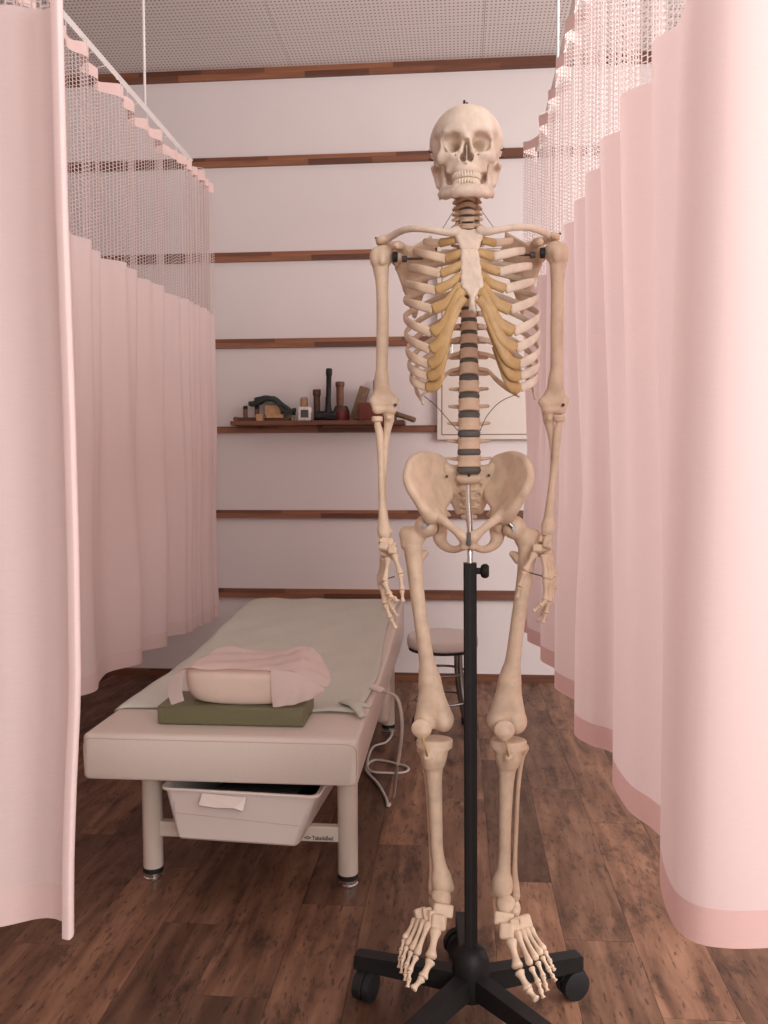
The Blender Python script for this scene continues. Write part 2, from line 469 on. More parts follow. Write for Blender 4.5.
    def mesh(s, res, mirror=False):
        lo = np.min([p[0] for p in s.p if p[4] > 0], axis=0) - 3 * res
        hi = np.max([p[1] for p in s.p if p[4] > 0], axis=0) + 3 * res
        if mirror: hi[0] = max(hi[0], -lo[0]); lo[0] = 0.0
        n = np.ceil((hi - lo) / res).astype(int) + 1
        ax = [lo[i] + res * np.arange(n[i]) for i in range(3)]
        D = np.full(n, 1.0, dtype=np.float32)
        for plo, phi, fn, k, op in s.p:
            mg = k + 3 * res
            i0 = np.maximum(0, np.floor((plo - mg - lo) / res).astype(int)); i1 = np.minimum(n, np.ceil((phi + mg - lo) / res).astype(int) + 1)
            if np.any(i1 <= i0): continue
            sl = tuple(slice(i0[j], i1[j]) for j in range(3))
            X = ax[0][sl[0], None, None]; Y = ax[1][None, sl[1], None]; Z = ax[2][None, None, sl[2]]
            d = np.broadcast_to(fn(X, Y, Z), D[sl].shape)
            if op > 0:
                h = np.clip(0.5 + 0.5 * (D[sl] - d) / max(k, 1e-6), 0, 1)
                D[sl] = D[sl] * (1 - h) + d * h - k * h * (1 - h)
            else:
                h = np.clip(0.5 - 0.5 * (D[sl] + d) / max(k, 1e-6), 0, 1)
                D[sl] = D[sl] * (1 - h) + (-d) * h + k * h * (1 - h)
        if mirror:
            D = np.concatenate([D[:0:-1], D], axis=0); lo = lo.copy(); lo[0] = -(n[0] - 1) * res
        v, f = surface_nets(D, lo, res)
        used = np.unique(f); remap = np.full(len(v), -1); remap[used] = np.arange(len(used))
        return v[used], remap[f]
def surface_nets(D, lo, res):
    n = np.array(D.shape); c = n - 1
    S = D < 0
    acc = np.zeros(tuple(c) + (3,), dtype=np.float32); cnt = np.zeros(tuple(c), dtype=np.int8)
    for a in range(3):
        o1, o2 = [q for q in range(3) if q != a]
        for p in (0, 1):
            for q in (0, 1):
                s0 = [None]*3; s1 = [None]*3
                s0[a] = slice(0, c[a]); s1[a] = slice(1, c[a]+1)
                s0[o1] = s1[o1] = slice(p, p + c[o1]); s0[o2] = s1[o2] = slice(q, q + c[o2])
                v0, v1 = D[tuple(s0)], D[tuple(s1)]
                x = S[tuple(s0)] != S[tuple(s1)]
                idx = np.nonzero(x)
                t = v0[idx] / (v0[idx] - v1[idx])
                acc[idx + (a,)] += t; acc[idx + (o1,)] += p; acc[idx + (o2,)] += q
                cnt[idx] += 1
    m = cnt > 0
    ids = np.full(tuple(c), -1, dtype=np.int64); ids[m] = np.arange(m.sum())
    cells = np.argwhere(m)
    V = lo + res * (cells + acc[m] / cnt[m][:, None])
    F = []
    for a in range(3):
        o1, o2 = (a + 1) % 3, (a + 2) % 3
        s0 = [None]*3; s1 = [None]*3
        s0[a] = slice(0, c[a]); s1[a] = slice(1, c[a]+1)
        for o in (o1, o2): s0[o] = s1[o] = slice(1, c[o])
        A, B = S[tuple(s0)], S[tuple(s1)]
        for flip, sel in ((False, A & ~B), (True, ~A & B)):
            I = np.argwhere(sel)
            if not len(I): continue
            I[:, o1] += 1; I[:, o2] += 1
            def at(d1, d2):
                J = I.copy(); J[:, o1] += d1; J[:, o2] += d2; return ids[tuple(J.T)]
            q = np.stack([at(-1, -1), at(0, -1), at(0, 0), at(-1, 0)], axis=1)
            F.append(q[:, ::-1] if flip else q)
    return V, np.vstack(F)

# ================================================================== the room
WY = 4.245          # far wall
XL, XR, YB, ZC = -3.0, 2.4, -2.4, 2.97
floor = struct(obj('floor', MB().box((XL, YB, -0.06), (XR, WY, -0.004)).out(), 'sub'))
PW, PL = 0.1525, 0.915
plank_src = {}
def plank(x0, y0, y1):
    L = round(y1 - y0, 3)
    if L not in plank_src:
        me = obj('plank', MB().box((0.0004, 0.0005, -0.0038), (PW - 0.0004, L - 0.0005, 0.0)).out(), 'plank')
        plank_src[L] = me; o = me
    else:
        o = plank_src[L].copy(); COL.objects.link(o)
    o.location = (x0, y0, 0); o.parent = floor
lines_x = 0.085     # a plank joint seen on the right
i0 = math.floor((XL - lines_x) / PW) + 1; i1 = math.floor((XR - lines_x) / PW)
for i in range(i0, i1):
    x0 = lines_x + i * PW
    off = [0.0, 0.61, 0.305, 0.76, 0.15, 0.46][i % 6] + 0.04 * ((i * 7) % 3)
    y = YB + off - PL
    while y < WY:
        a, b = max(YB, y), min(WY, y + PL)
        if b - a > 0.03: plank(x0, a, b)
        y += PL

wall_back = struct(obj('wall_back', MB().box((XL - 0.1, WY, 0), (XR + 0.1, WY + 0.1, ZC)).out(), 'wall'))
struct(obj('wall_left', MB().box((XL - 0.1, YB, 0), (XL, WY, ZC)).out(), 'wall'))
# side wall with its window opening
wy0, wy1, wz0, wz1 = -1.25, 3.15, 1.10, 2.72
struct(obj('wall_right', MB().box((XR, YB, 0), (XR + 0.1, wy0, ZC)).box((XR, wy1, 0), (XR + 0.1, WY, ZC))
           .box((XR, wy0, 0), (XR + 0.1, wy1, wz0)).box((XR, wy0, wz1), (XR + 0.1, wy1, ZC)).out(), 'wall'))
rx0, rx1 = -0.45, 2.25
struct(obj('wall_rear', MB().box((XL, YB - 0.1, 0), (rx0, YB, ZC)).box((rx1, YB - 0.1, 0), (XR, YB, ZC))
           .box((rx0, YB - 0.1, 0), (rx1, YB, 0.95)).box((rx0, YB - 0.1, 2.45), (rx1, YB, ZC)).out(), 'wall'))
def window(name, along, u0, u1, z0, z1, c):
    w = bpy.data.objects.new(name, None); COL.objects.link(w); struct(w)
    def bx(a, b, za, zb, d0, d1):
        return MB().box((c + d0, a, za), (c + d1, b, zb)) if along == 'y' else MB().box((a, c - d1, za), (b, c - d0, zb))
    fr = MB()
    for a, b, za, zb in ((u0, u1, z0, z0 + 0.04), (u0, u1, z1 - 0.04, z1), (u0, u0 + 0.04, z0, z1), (u1 - 0.04, u1, z0, z1)):
        t = bx(a, b, za, zb, 0.02, 0.07); fr.add(t.v, t.f)
    um = (u0 + u1) / 2
    t = bx(um - 0.025, um + 0.025, z0, z1, 0.02, 0.07); fr.add(t.v, t.f)
    obj('window_frame', fr.out(), 'rail', w)
    for a, b in ((u0 + 0.04, um - 0.025), (um + 0.025, u1 - 0.04)):
        obj('pane', bx(a, b, z0 + 0.04, z1 - 0.04, 0.042, 0.048).out(), 'glass', w)
window('window_1', 'y', wy0, wy1, wz0, wz1, XR)
window('window_2', 'x', rx0, rx1, 0.95, 2.45, YB)

ceiling = struct(obj('ceiling', MB().box((XL, YB, ZC + 0.006), (XR, WY, ZC + 0.08)).out(), 'dark_gap'))
TX, TY = 0.91, 0.455
tile = None
jx, jy = -0.80, 3.905       # ceiling board joints seen at the top of the photograph
for i in range(-3, 5):
    for j in range(-15, 2):
        x0, x1 = max(XL, jx + i * TX), min(XR, jx + (i + 1) * TX)
        y0, y1 = max(YB, jy + j * TY), min(WY, jy + (j + 1) * TY)
        if x1 - x0 < 0.02 or y1 - y0 < 0.02: continue
        full = abs(x1 - x0 - TX) < 1e-6 and abs(y1 - y0 - TY) < 1e-6
        if full and tile is not None:
            o = tile.copy(); COL.objects.link(o)
        else:
            o = obj('ceiling_panel', MB().box((0.001, 0.001, 0), (x1 - x0 - 0.001, y1 - y0 - 0.001, 0.006)).out(), 'perf')
            if full: tile = o
        o.location = (x0, y0, ZC); o.parent = ceiling

rails = [(2.922, 2.97), (2.509, 2.552), (2.053, 2.096), (1.635, 1.678), (1.2195, 1.251), (0.800, 0.839), (0.4035, 0.448)]
for i, (a, b) in enumerate(rails):
    t = struct(obj('trim_%d' % (i + 1), MB().box((XL, WY - 0.022, 0), (XR, WY, b - a)).out(), 'stave'))
    t.location = (0.0, 0, a); t.delta_location = (0.013 * i, 0, 0)
bb = struct(obj('baseboard_back', MB().box((XL, WY - 0.014, 0), (XR, WY, 0.036)).out(), 'stave'))

# ================================================================== curtains
def folded(path, zs, ts):
    """grid of points for a hanging cloth: path(t, z) -> (x, y)"""
    return np.array([[(*path(t, z), z) for t in ts] for z in zs])
def sheet(G, thick=None):
    nz, nt = G.shape[:2]
    v = G.reshape(-1, 3)
    f = [[i*nt + j, i*nt + j + 1, (i+1)*nt + j + 1, (i+1)*nt + j] for i in range(nz - 1) for j in range(nt - 1)]
    return v, f
def even_ts(path, z, step):
    t = np.linspace(0, 1, 2400); p = np.array([path(a, z) for a in t])
    s = np.concatenate([[0], np.cumsum(np.linalg.norm(np.diff(p, axis=0), axis=1))])
    n = max(2, int(s[-1] / step)); return np.interp(np.linspace(0, s[-1], n + 1), s, t)
def netting(path, z0, z1, cw=0.0122, ch=0.0112, sv=0.0030, sh=0.0022):
    """knitted netting: every mesh of it is an open cell with its four threads"""
    ts = even_ts(path, 0.5*(z0 + z1), cw); rows = int((z1 - z0) / ch); zs = np.linspace(z0, z1, rows + 1)
    fv, fh = sv / cw / 2, sh / ch / 2
    V = []; F = []
    for j in range(len(ts) - 1):
        a, b = ts[j], ts[j+1]; dt = b - a
        stag = 0.5 * (j % 2)
        zz = np.concatenate([[z0], z0 + (np.arange(rows) + stag) * (z1 - z0) / rows, [z1]]) if stag else zs
        for z_, zn in zip(zz[:-1], zz[1:]):
            if zn - z_ < 1e-6: continue
            o = [(a, z_), (b, z_), (b, zn), (a, zn)]
            ia, ib = a + dt*fv, b - dt*fv; hz = min(sh / 2, (zn - z_) * 0.3)
            cxs = (ib - ia) * 0.22; czs = (zn - z_) * 0.22
            inn = [(ia, z_ + hz), (ib, z_ + hz), (ib, zn - hz), (ia, zn - hz)]
            k = len(V)
            for t, z in o + inn:
                x, y = path(t, z); V.append((x, y, z))
            for e in range(4): F.append([k + e, k + (e+1) % 4, k + 4 + (e+1) % 4, k + 4 + e])
    return V, F
Z_HEM, Z_HEMTOP, Z_HEAD, Z_TOP, Z_RAIL = 0.37, 0.425, 2.272, 2.314, 2.345

def curtain(name, label, path, hook_ts, railpath, base, Z_NET, hem):
    root = thing(name, label, 'curtain', base, 'pink cubicle curtains with net tops')
    ts = even_ts(path, 1.0, 0.012)
    obj('cloth', sheet(folded(path, np.linspace(Z_HEMTOP, Z_NET, 22), ts)), 'curtain', root, True, base)
    obj('hem', sheet(folded(path, np.linspace(Z_HEM, Z_HEMTOP, 3), ts)), hem, root, True, base)
    obj('netting', netting(path, Z_NET, Z_HEAD), 'net', root, True, base)
    tt = even_ts(path, 2.26, 0.012)
    def sag(t):
        return 0.012 * min(1.0, min(abs(t - h) for h in hook_ts) / (0.5 * (hook_ts[1] - hook_ts[0])))
    G = folded(path, [Z_HEAD, Z_HEAD + .014, Z_HEAD + .028, Z_TOP], tt)
    for j, t in enumerate(tt): G[1:, j, 2] -= sag(t) * np.array([0.3, 0.7, 1.0])
    obj('header_tape', sheet(G), 'header', root, True, base)
    hook = None
    for h in hook_ts:
        x, y = path(h, Z_TOP); rx, ry = railpath(h)
        p = [(x, y, Z_TOP - 0.02), (x, y, Z_TOP + 0.008), (0.5*(x+rx), 0.5*(y+ry), Z_TOP + 0.013), (rx, ry, Z_RAIL - 0.015), (rx, ry, Z_RAIL - 0.011)]
        obj('hook', MB().tube(p, 0.0014, 5).out(), 'rail', root, True, base)
    return root

def rail(label, pts, rods, base):
    root = thing('curtain_rail', label, 'curtain rail', base, 'white ceiling-hung curtain rails')
    obj('track', MB().tube(pts, [(0.0095, 0.012)] * len(pts), 4).out(), 'rail', root, False, base)
    for x, y in rods:
        obj('hanger_rod', MB().cyl((x, y, Z_RAIL + 0.008), (x, y, ZC), 0.0052, n=10).out(), 'rail', root, True, base)
        obj('ceiling_cup', MB().lathe((x, y, ZC), [(0.018, -0.008), (0.02, 0.0)], 16).out(), 'rail', root, True, base)
    return root

# -- right curtain, running along the aisle
RB = spline([(.262, 3.62), (.292, 3.51), (.272, 3.40), (.318, 3.24), (.292, 3.06), (.345, 2.86), (.298, 2.68), (.36, 2.48), (.345, 2.36), (.297, 2.224), (.323, 2.129), (.365, 2.08),
             (.372, 2.00), (.338, 1.90), (.331, 1.84), (.339, 1.716), (.366, 1.635), (.374, 1.56), (.336, 1.45), (.319, 1.31), (.333, 1.25), (.371, 1.232), (.438, 1.237), (.53, 1.26), (.62, 1.29)], 400)
def right_path(t, z):
    k = min(399.0, max(0.0, t * 399)); i = min(398, int(k)); u = k - i
    x, y = RB[i] * (1 - u) + RB[i + 1] * u
    w = sstep(0.55, 1.85, z)
    ph = 2 * math.pi * (y - 1.91) / 0.222
    xt = 0.333 - 0.029 * (math.cos(ph + 0.35 * math.sin(3.1 * y)) + 0.18 * math.cos(2 * ph))
    e = sstep(1.52, 1.40, y) if False else 1 - sstep(1.40, 1.52, y)
    xt = xt * (1 - e) + (x + 0.014) * e
    far = sstep(3.1, 3.6, y)
    xt += far * (0.010 * math.sin(2 * math.pi * y / 0.09) - 0.050)
    return x * (1 - w) + xt * w + 0.004 * math.sin(5 * z + 7 * y) * w * (1 - w), y + 0.006 * math.sin(4 * z + 9 * y) * w * (1 - w)
def right_rail(t):
    x, y = right_path(t, 2.3); return (0.325 if y > 1.45 else max(0.325, x)), y
b = (0.33, 2.3, 0.0)
curtain('cubicle_curtain', 'long pink curtain with net top on the right of the skeleton', right_path, list(np.linspace(0.004, 0.996, 26)), right_rail, b, 1.74, 'hem')
rail('white curtain rail over the long right-hand pink curtain', [(0.325, 3.66, Z_RAIL), (0.325, 2.5, Z_RAIL), (0.325, 1.46, Z_RAIL), (0.332, 1.40, Z_RAIL), (0.352, 1.35, Z_RAIL), (0.40, 1.31, Z_RAIL), (0.48, 1.30, Z_RAIL), (0.64, 1.30, Z_RAIL)], [(0.325, 2.98), (0.325, 1.6)], (0.325, 2.98, Z_RAIL))

# -- left curtain behind the bed
def left_path(t, z):
    s = t ** 0.86
    y = 3.87 - 1.67 * s
    w = sstep(0.55, 2.05, z)
    near = sstep(0.10, 0.26, t)
    ph = 2 * math.pi * float(np.interp(y, [1.75, 2.15, 2.55, 2.93, 3.22, 3.49, 3.72, 3.95], range(8)))
    x = -1.136 + (0.030 * math.cos(ph) + 0.006 * math.cos(2*ph + 1)) * (0.3 + 0.7 * near) * (1 - 0.35 * w)
    x += 0.019 * math.cos(2 * math.pi * y / 0.136) * w * near
    x += (1 - near) * (0.018 * math.cos(2 * math.pi * t / 0.034) + 0.035)
    x += 0.006 * math.sin(6 * z + 9 * t) * (1 - w)
    return x, y
def left_rail(t): return -1.125, 3.87 - 1.67 * t ** 0.86
b = (-1.12, 3.2, 0.0)
curtain('cubicle_curtain', 'pink curtain with net top hanging left of the treatment bed', left_path, list(np.linspace(0.01, 0.99, 17)), left_rail, b, 1.735, 'hemlt')
rail('white curtain rail above the curtain left of the bed', [(-1.125, 3.66, Z_RAIL), (-1.125, 2.0, Z_RAIL), (-1.125, 1.23, Z_RAIL)], [(-1.125, 3.12)], (-1.125, 3.12, Z_RAIL))

# -- near left curtain, its free edge toward the aisle
EDGE = sorted([tuple(aty(px, py, 1.195)[[2, 0]]) for py, px in ((0, 66), (200, 71), (400, 78), (550, 82), (690, 84), (800, 79), (870, 77), (935, 77))])
def front_path(t, z):
    e = float(np.interp(z, [q[0] for q in EDGE], [q[1] for q in EDGE]))
    x = e - 2.36 * t  # unseen run to the left wall, lengthened to block rear light from the cubicle
    w = sstep(0.4, 2.0, z)
    d = x - e
    y = 1.218 + 0.017 * math.cos(2 * math.pi * (d + 0.062) / 0.150) * (1 - 0.4 * w) + 0.006 * math.cos(2 * math.pi * d / 0.083 + 2 * z) * w
    if d > -0.020:                      # selvedge curling toward the viewer
        k = (d + 0.020) / 0.020
        y -= 0.022 * k ** 1.4
        x -= 0.006 * k * k
    return x, y
Z_FRONT = float(aty(25, 6, 1.22)[2])
def front_rail(t): return -0.60 - 2.36 * t, 1.218
b = (-1.7, 1.218, 0.0)
fc = curtain('cubicle_curtain', 'near pink curtain at the left edge, closest to the viewer', front_path, list(np.linspace(0.004, 0.996, 22)), front_rail, b, Z_FRONT, 'hemlt')
zs = np.linspace(Z_HEM, Z_FRONT + 0.25, 30)
sel = MB()
rings = []
for z in zs:
    x, y = front_path(0.0, z)
    rings.append([(x - 0.004, y + 0.016, z), (x + 0.0015, y + 0.014, z), (x + 0.0035, y + 0.006, z), (x + 0.003, y - 0.0025, z), (x, y - 0.004, z), (x - 0.010, y - 0.001, z)])
obj('selvedge', sel.loft(rings, cap=False, closed=False).out(), 'curtain', fc, True, b)
rail('white curtain rail over the near left pink curtain', [(-0.57, 1.218, Z_RAIL), (-1.12, 1.218, Z_RAIL), (-2.98, 1.218, Z_RAIL)], [(-0.75, 1.218), (-2.1, 1.218)], (-0.75, 1.218, Z_RAIL))

# ================================================================== treatment bed
BX0, BX1, BY0, BY1 = -0.897, -0.232, 1.985, 3.74
def ztop(y): return 0.413 + 0.054 * sstep(2.75, 3.65, y)
bed = thing('treatment_bed', 'cream vinyl treatment bed on four round legs', 'bed', (-0.56, 2.86, 0))
base = (-0.56, 2.86, 0)
def cushion_section(y, inset):
    x0, x1, z0, z1 = BX0 + inset, BX1 - inset, 0.302, ztop(y) - inset * 0.35
    r = 0.012; pts = []
    for (cx, cz, a0) in ((x1 - r, z1 - r, 0), (x0 + r, z1 - r, 90), (x0 + r, z0 + r, 180), (x1 - r, z0 + r, 270)):
        for k in range(5):
            a = math.radians(a0 + 90 * k / 4); pts.append((cx + r * math.cos(a), y, cz + r * math.sin(a)))
    # crown of the top
    return pts
ys = [BY0, BY0 + 0.003, BY0 + 0.010] + list(np.linspace(BY0 + 0.03, BY1 - 0.03, 24)) + [BY1 - 0.010, BY1 - 0.003, BY1]
ins = [0.012, 0.004, 0.0] + [0.0] * 24 + [0.0, 0.004, 0.012]
rings = []
for y, i in zip(ys, ins):
    x0, x1, z0, z1 = BX0 + i, BX1 - i, 0.302 + 0.5 * i, ztop(y) - 0.6 * i
    r = 0.011; ring = []
    for (cx, cz, a0) in ((x1 - r, z1 - r, 0), (x0 + r, z1 - r, 90), (x0 + r, z0 + r, 180), (x1 - r, z0 + r, 270)):
        for k in range(4):
            a = math.radians(a0 + 90 * k / 3); ring.append((cx + r * math.cos(a), y, cz + r * math.sin(a)))
    rings.append(ring)
cush = obj('cushion', MB().loft(rings).out(), 'vinyl', bed, True, base)
zt = ztop(BY0) - 0.010
path = [(BX0 + 0.004, BY0 + 0.004, 0.315), (BX0 + 0.003, BY0 + 0.0025, zt - 0.03), (BX0 + 0.006, BY0 + 0.001, zt - 0.008), (BX0 + 0.022, BY0 + 0.0005, zt)]
path += [(x, BY0 + 0.0005, zt) for x in np.linspace(BX0 + 0.1, BX1 - 0.1, 6)]
path += [(BX1 - 0.030, BY0 + 0.0005, zt), (BX1 - 0.010, BY0 + 0.001, zt - 0.006), (BX1 - 0.003, BY0 + 0.0025, zt - 0.022), (BX1 - 0.004, BY0 + 0.004, 0.315)]
obj('front_seam', MB().tube(spline(path, 60), 0.0011, 5).out(), 'seam', cush, True, base)
obj('under_frame', MB().box((BX0 + 0.05, BY0 + 0.06, 0.285), (BX1 - 0.05, BY1 - 0.06, 0.303)).out(), 'bedleg', bed, False, base)
for lx, ly in ((-0.777, 2.125), (-0.274, 2.125), (-0.777, 3.40), (-0.274, 3.40)):
    leg = obj('leg', MB().lathe((lx, ly, 0), [(0.0245, 0.030), (0.0255, 0.032), (0.0255, 0.300)], 28).out(), 'bedleg', bed, 'auto', base)
    obj('rubber_ring', MB().lathe((lx, ly, 0), [(0.0240, 0.018), (0.0258, 0.019), (0.0258, 0.0305), (0.024, 0.0305)], 28).out(), 'tyre', leg, 'auto', base)
    obj('levelling_foot', MB().lathe((lx, ly, 0), [(0.022, 0.0), (0.0248, 0.002), (0.0248, 0.006), (0.0225, 0.008), (0.0225, 0.010), (0.0248, 0.012), (0.0248, 0.018), (0.020, 0.0185)], 28).out(), 'chrome', leg, 'auto', base)
ry = 2.125
cr = obj('cross_rail', MB().rbox((-0.757, ry - 0.012, 0.112), (-0.294, ry + 0.012, 0.151), 0.003, 2).out(), 'bedleg', bed, False, base)
obj('cross_rail', MB().rbox((-0.757, 3.388, 0.112), (-0.294, 3.412, 0.151), 0.003, 2).out(), 'bedleg', bed, False, base)
obj('centre_rail', MB().rbox((-0.540, 2.140, 0.115), (-0.510, 3.388, 0.149), 0.003, 2).out(), 'bedleg', bed, False, base)
def text_mesh(txt, size):
    cu = bpy.data.curves.new('t', 'FONT'); cu.body = txt; cu.size = size; cu.extrude = 0.0002; cu.offset = 0.00028
    o = bpy.data.objects.new('t', cu); COL.objects.link(o)
    bpy.context.view_layer.update()
    me = bpy.data.meshes.new_from_object(o.evaluated_get(bpy.context.evaluated_depsgraph_get()))
    v = [tuple(p.co) for p in me.vertices]; f = [list(p.vertices) for p in me.polygons]
    bpy.data.objects.remove(o); bpy.data.meshes.remove(me); bpy.data.curves.remove(cu)
    return np.array(v), f
tv, tf = text_mesh('TakadaBed', 0.0145)
tl, th_ = aty(312, 842, ry - 0.0125), aty(333, 842, ry - 0.0125)
wd = tv[:, 0].max() - tv[:, 0].min(); sc = (th_[0] - tl[0]) / wd
tw = np.stack([tl[0] + (tv[:, 0] - tv[:, 0].min()) * sc, np.full(len(tv), ry - 0.0127) - tv[:, 2], 0.1175 + tv[:, 1] * 1.0], axis=1)
lt = obj('lettering', (tw, tf), 'print', cr, False, base); lt['label'] = 'dark green lettering reading TakadaBed'
lx0 = aty(306, 842, ry)[0]; lm = MB(); zc_ = 0.1225; ring = lambda r: [(lx0 + 0.0064 + r * 1.5 * math.cos(a), ry - 0.0127, zc_ + r * math.sin(a)) for a in (0, math.pi/2, math.pi, 1.5*math.pi)]
lm.loft([ring(0.0048), ring(0.0026)], cap=False)
lm.add([(lx0 - 0.003, ry - 0.0127, zc_), (lx0 + 0.0005, ry - 0.0127, zc_ + 0.002), (lx0 + 0.0005, ry - 0.0127, zc_ - 0.002)], [[0, 1, 2]])
lm.add([(lx0 + 0.0158, ry - 0.0127, zc_), (lx0 + 0.0123, ry - 0.0127, zc_ + 0.002), (lx0 + 0.0123, ry - 0.0127, zc_ - 0.002)], [[0, 1, 2]])
lg = obj('emblem', lm.out(), 'print', cr, False, base); lg['label'] = 'dark green diamond emblem'

# sheet lying over the bed
def on_top(px, py, lift=0.006):
    p = atz(px, py, 0.408); p = atz(px, py, ztop(p[1]) + lift); return p
fl, fr_ = on_top(121, 707), on_top(364, 713)
NX, NY = 44, 60
G = np.zeros((NY, NX, 3))
for j in range(NY):
    v = j / (NY - 1)
    yl = fl[1] + (BY1 - 0.005 - fl[1]) * v; yr = fr_[1] + (BY1 - 0.005 - fr_[1]) * v
    xl = BX0 - 0.006; xr = BX1 - 0.016 + 0.012 * math.sin(7 * v) - 0.004
    for i in range(NX):
        u = i / (NX - 1)
        x = xl + (xr - xl) * u; y = yl + (yr - yl) * u + 0.006 * math.sin(9 * u) * (1 - v)
        wr = 0.0025 * math.sin(23 * u + 7 * v) * math.sin(17 * v + 3 * u) + 0.0016 * math.sin(41 * v - 19 * u)
        z = ztop(y) + 0.0102 + wr
        if u < 0.03: z -= 0.012 * (1 - u / 0.03)
        G[j, i] = (x, y, z)
v1, f1 = sheet(G)
v2 = np.array(v1) + np.array([0, 0, -0.006])
rim = [(0, i) for i in range(NX)] + [(j, NX - 1) for j in range(1, NY)] + [(NY - 1, i) for i in range(NX - 2, -1, -1)] + [(j, 0) for j in range(NY - 2, 0, -1)]
ri = [j * NX + i for j, i in rim]; n0 = len(v1)
ff = f1 + [[a + n0 for a in q[::-1]] for q in f1] + [[ri[k], ri[k-1], ri[k-1] + n0, ri[k] + n0] for k in range(len(ri))]
bs = tag(obj('bed_sheet', (np.vstack([v1, v2]), ff), 'bedsheet', None, True, (-0.56, 2.9, 0.41)), 'pale grey-green heating pad cover spread over the treatment bed', 'bed sheet')
bs['label'] = 'pale grey-green sheet spread over the treatment bed'
# crumpled tie corner of the sheet
tie = MB(); c0 = on_top(352, 706, 0.014)
for k, (dx, dy, dz) in enumerate(((0.036, -0.075, -0.006), (0.020, -0.045, 0.002), (0.050, -0.020, 0.004))):
    tie.tube(spline([c0 + np.array([-0.02, 0.04, 0.0]), c0 + np.array([dx*0.3, dy*0.3, 0.008]), c0 + np.array([dx, dy, dz])], 8), [(0.024 - 0.0022*i, 0.005) for i in range(8)], 8)
obj('gathered_corner', tie.out(), 'bedsheet', bs, True, (-0.56, 2.9, 0.41))

# olive block
OZ = 0.4145; OY0 = 2.073; OD = 0.150
OX0, OX1 = aty(157, 715, OY0)[0], aty(304, 718, OY0)[0]
OH = 0.5 * (aty(157, 705.6, OY0)[2] + aty(304, 709, OY0)[2]) - OZ
bb_ = (0.5*(OX0+OX1), OY0 + OD/2, OZ)
ob = thing('block_cushion', 'olive green vinyl block cushion under the pillow', 'cushion', bb_)
obj('block', MB().rbox((OX0, OY0, OZ), (OX1, OY0 + OD, OZ + OH), 0.005, 3).out(), 'olive', ob, 'auto', bb_)
obj('top_seam', MB().tube([(OX0 + 0.004, OY0 + 0.001, OZ + OH - 0.004), (OX1 - 0.004, OY0 + 0.001, OZ + OH - 0.004)], 0.0012, 5).out(), 'olive', ob, True, bb_)

# pillow with tissue cover
PZ = OZ + OH; PY0 = OY0 + 0.012; PDp = 0.20
PX0, PX1 = aty(179, 685, PY0)[0], aty(304, 685, PY0 + 0.05)[0]
PH = aty(230, 674, PY0)[2] - PZ
pcx, pw = 0.5 * (PX0 + PX1), 0.5 * (PX1 - PX0)
pb = (pcx, PY0 + PDp/2, PZ)
pl = thing('face_pillow', 'peach rounded pillow with a tissue cover on the olive block', 'pillow', pb)
rings = []
for kz in range(15):
    h = kz / 14; z = PZ + 0.001 + PH * h
    grow = 1 - 0.11 * (1 - h) ** 3.6 - 0.05 * max(0.0, (h - 0.8) / 0.2) ** 2
    ring = []
    for j in range(48):
        a = 2 * math.pi * j / 48
        ex = 4.0
        cx, cy = abs(math.cos(a)) ** (2/ex) * math.copysign(1, math.cos(a)), abs(math.sin(a)) ** (2/ex) * math.copysign(1, math.sin(a))
        x = pcx + pw * grow * cx; y = PY0 + PDp/2 + PDp/2 * grow * cy
        # the front edge rests lower at the middle, as a contoured pillow does
        lift = 0.012 * (1 - h) ** 2 * ((x - pcx) / pw) ** 2
        ring.append((x, y, z + lift + 0.010 * h * (y - PY0) / PDp))
    rings.append(ring)
obj('pillow_body', MB().loft(rings).out(), 'pillow', pl, True, pb)
zT = PZ + PH + 0.011
x270 = aty(271, 675, PY0)[0]
cols = [PX0 - 0.034, PX0 + 0.010, PX0 + 0.05, pcx, x270, PX1 - 0.02, PX1 + 0.008, PX1 + 0.060]
def surf(C, nu, nv):
    C = np.array(C); A = np.array([spline(r, nu) for r in C]); return np.array([spline(A[:, i], nv) for i in range(nu)]).transpose(1, 0, 2)
back = [(cols[0] + .050, PY0 + PDp, zT - .020), (cols[1] + .035, PY0 + PDp, zT + .006), (cols[2] + .01, PY0 + PDp + .004, zT + .014), (cols[3], PY0 + PDp + .004, zT + .004), (cols[4], PY0 + PDp + .004, zT + .008), (cols[5], PY0 + PDp + .01, zT + .018), (cols[6], PY0 + PDp, zT + .004), (cols[7] - .02, PY0 + PDp - .02, zT - .030)]
midr = [(cols[0] + .012, PY0 + .5*PDp, zT - .032), (cols[1] + .01, PY0 + .5*PDp, zT), (cols[2], PY0 + .5*PDp, zT + .008), (cols[3], PY0 + .5*PDp, zT + .002), (cols[4], PY0 + .5*PDp, zT + .004), (cols[5], PY0 + .5*PDp, zT + .008), (cols[6], PY0 + .5*PDp, zT - .006), (cols[7], PY0 + .5*PDp, zT - .046)]
frnt = [(cols[0], PY0 + .03, zT - .030), (cols[1], PY0 + .012, zT - .004), (cols[2], PY0 + .002, zT + .001), (cols[3], PY0 - .001, zT), (cols[4], PY0 - .002, zT), (cols[5], PY0 + .004, zT - .004), (cols[6], PY0 + .022, zT - .022), (cols[7] - .008, PY0 + .06, zT - .058)]
GT = surf([back, midr, frnt], 48, 24)
rngj = np.random.default_rng(3)
for i in range(48):
    for j in range(24):
        GT[j, i, 2] += 0.0018 * math.sin(0.5 * i + 0.7 * j) + 0.0012 * math.sin(0.9 * i - 0.4 * j)
tis = obj('tissue_cover', sheet(GT), 'paper', pl, True, pb)
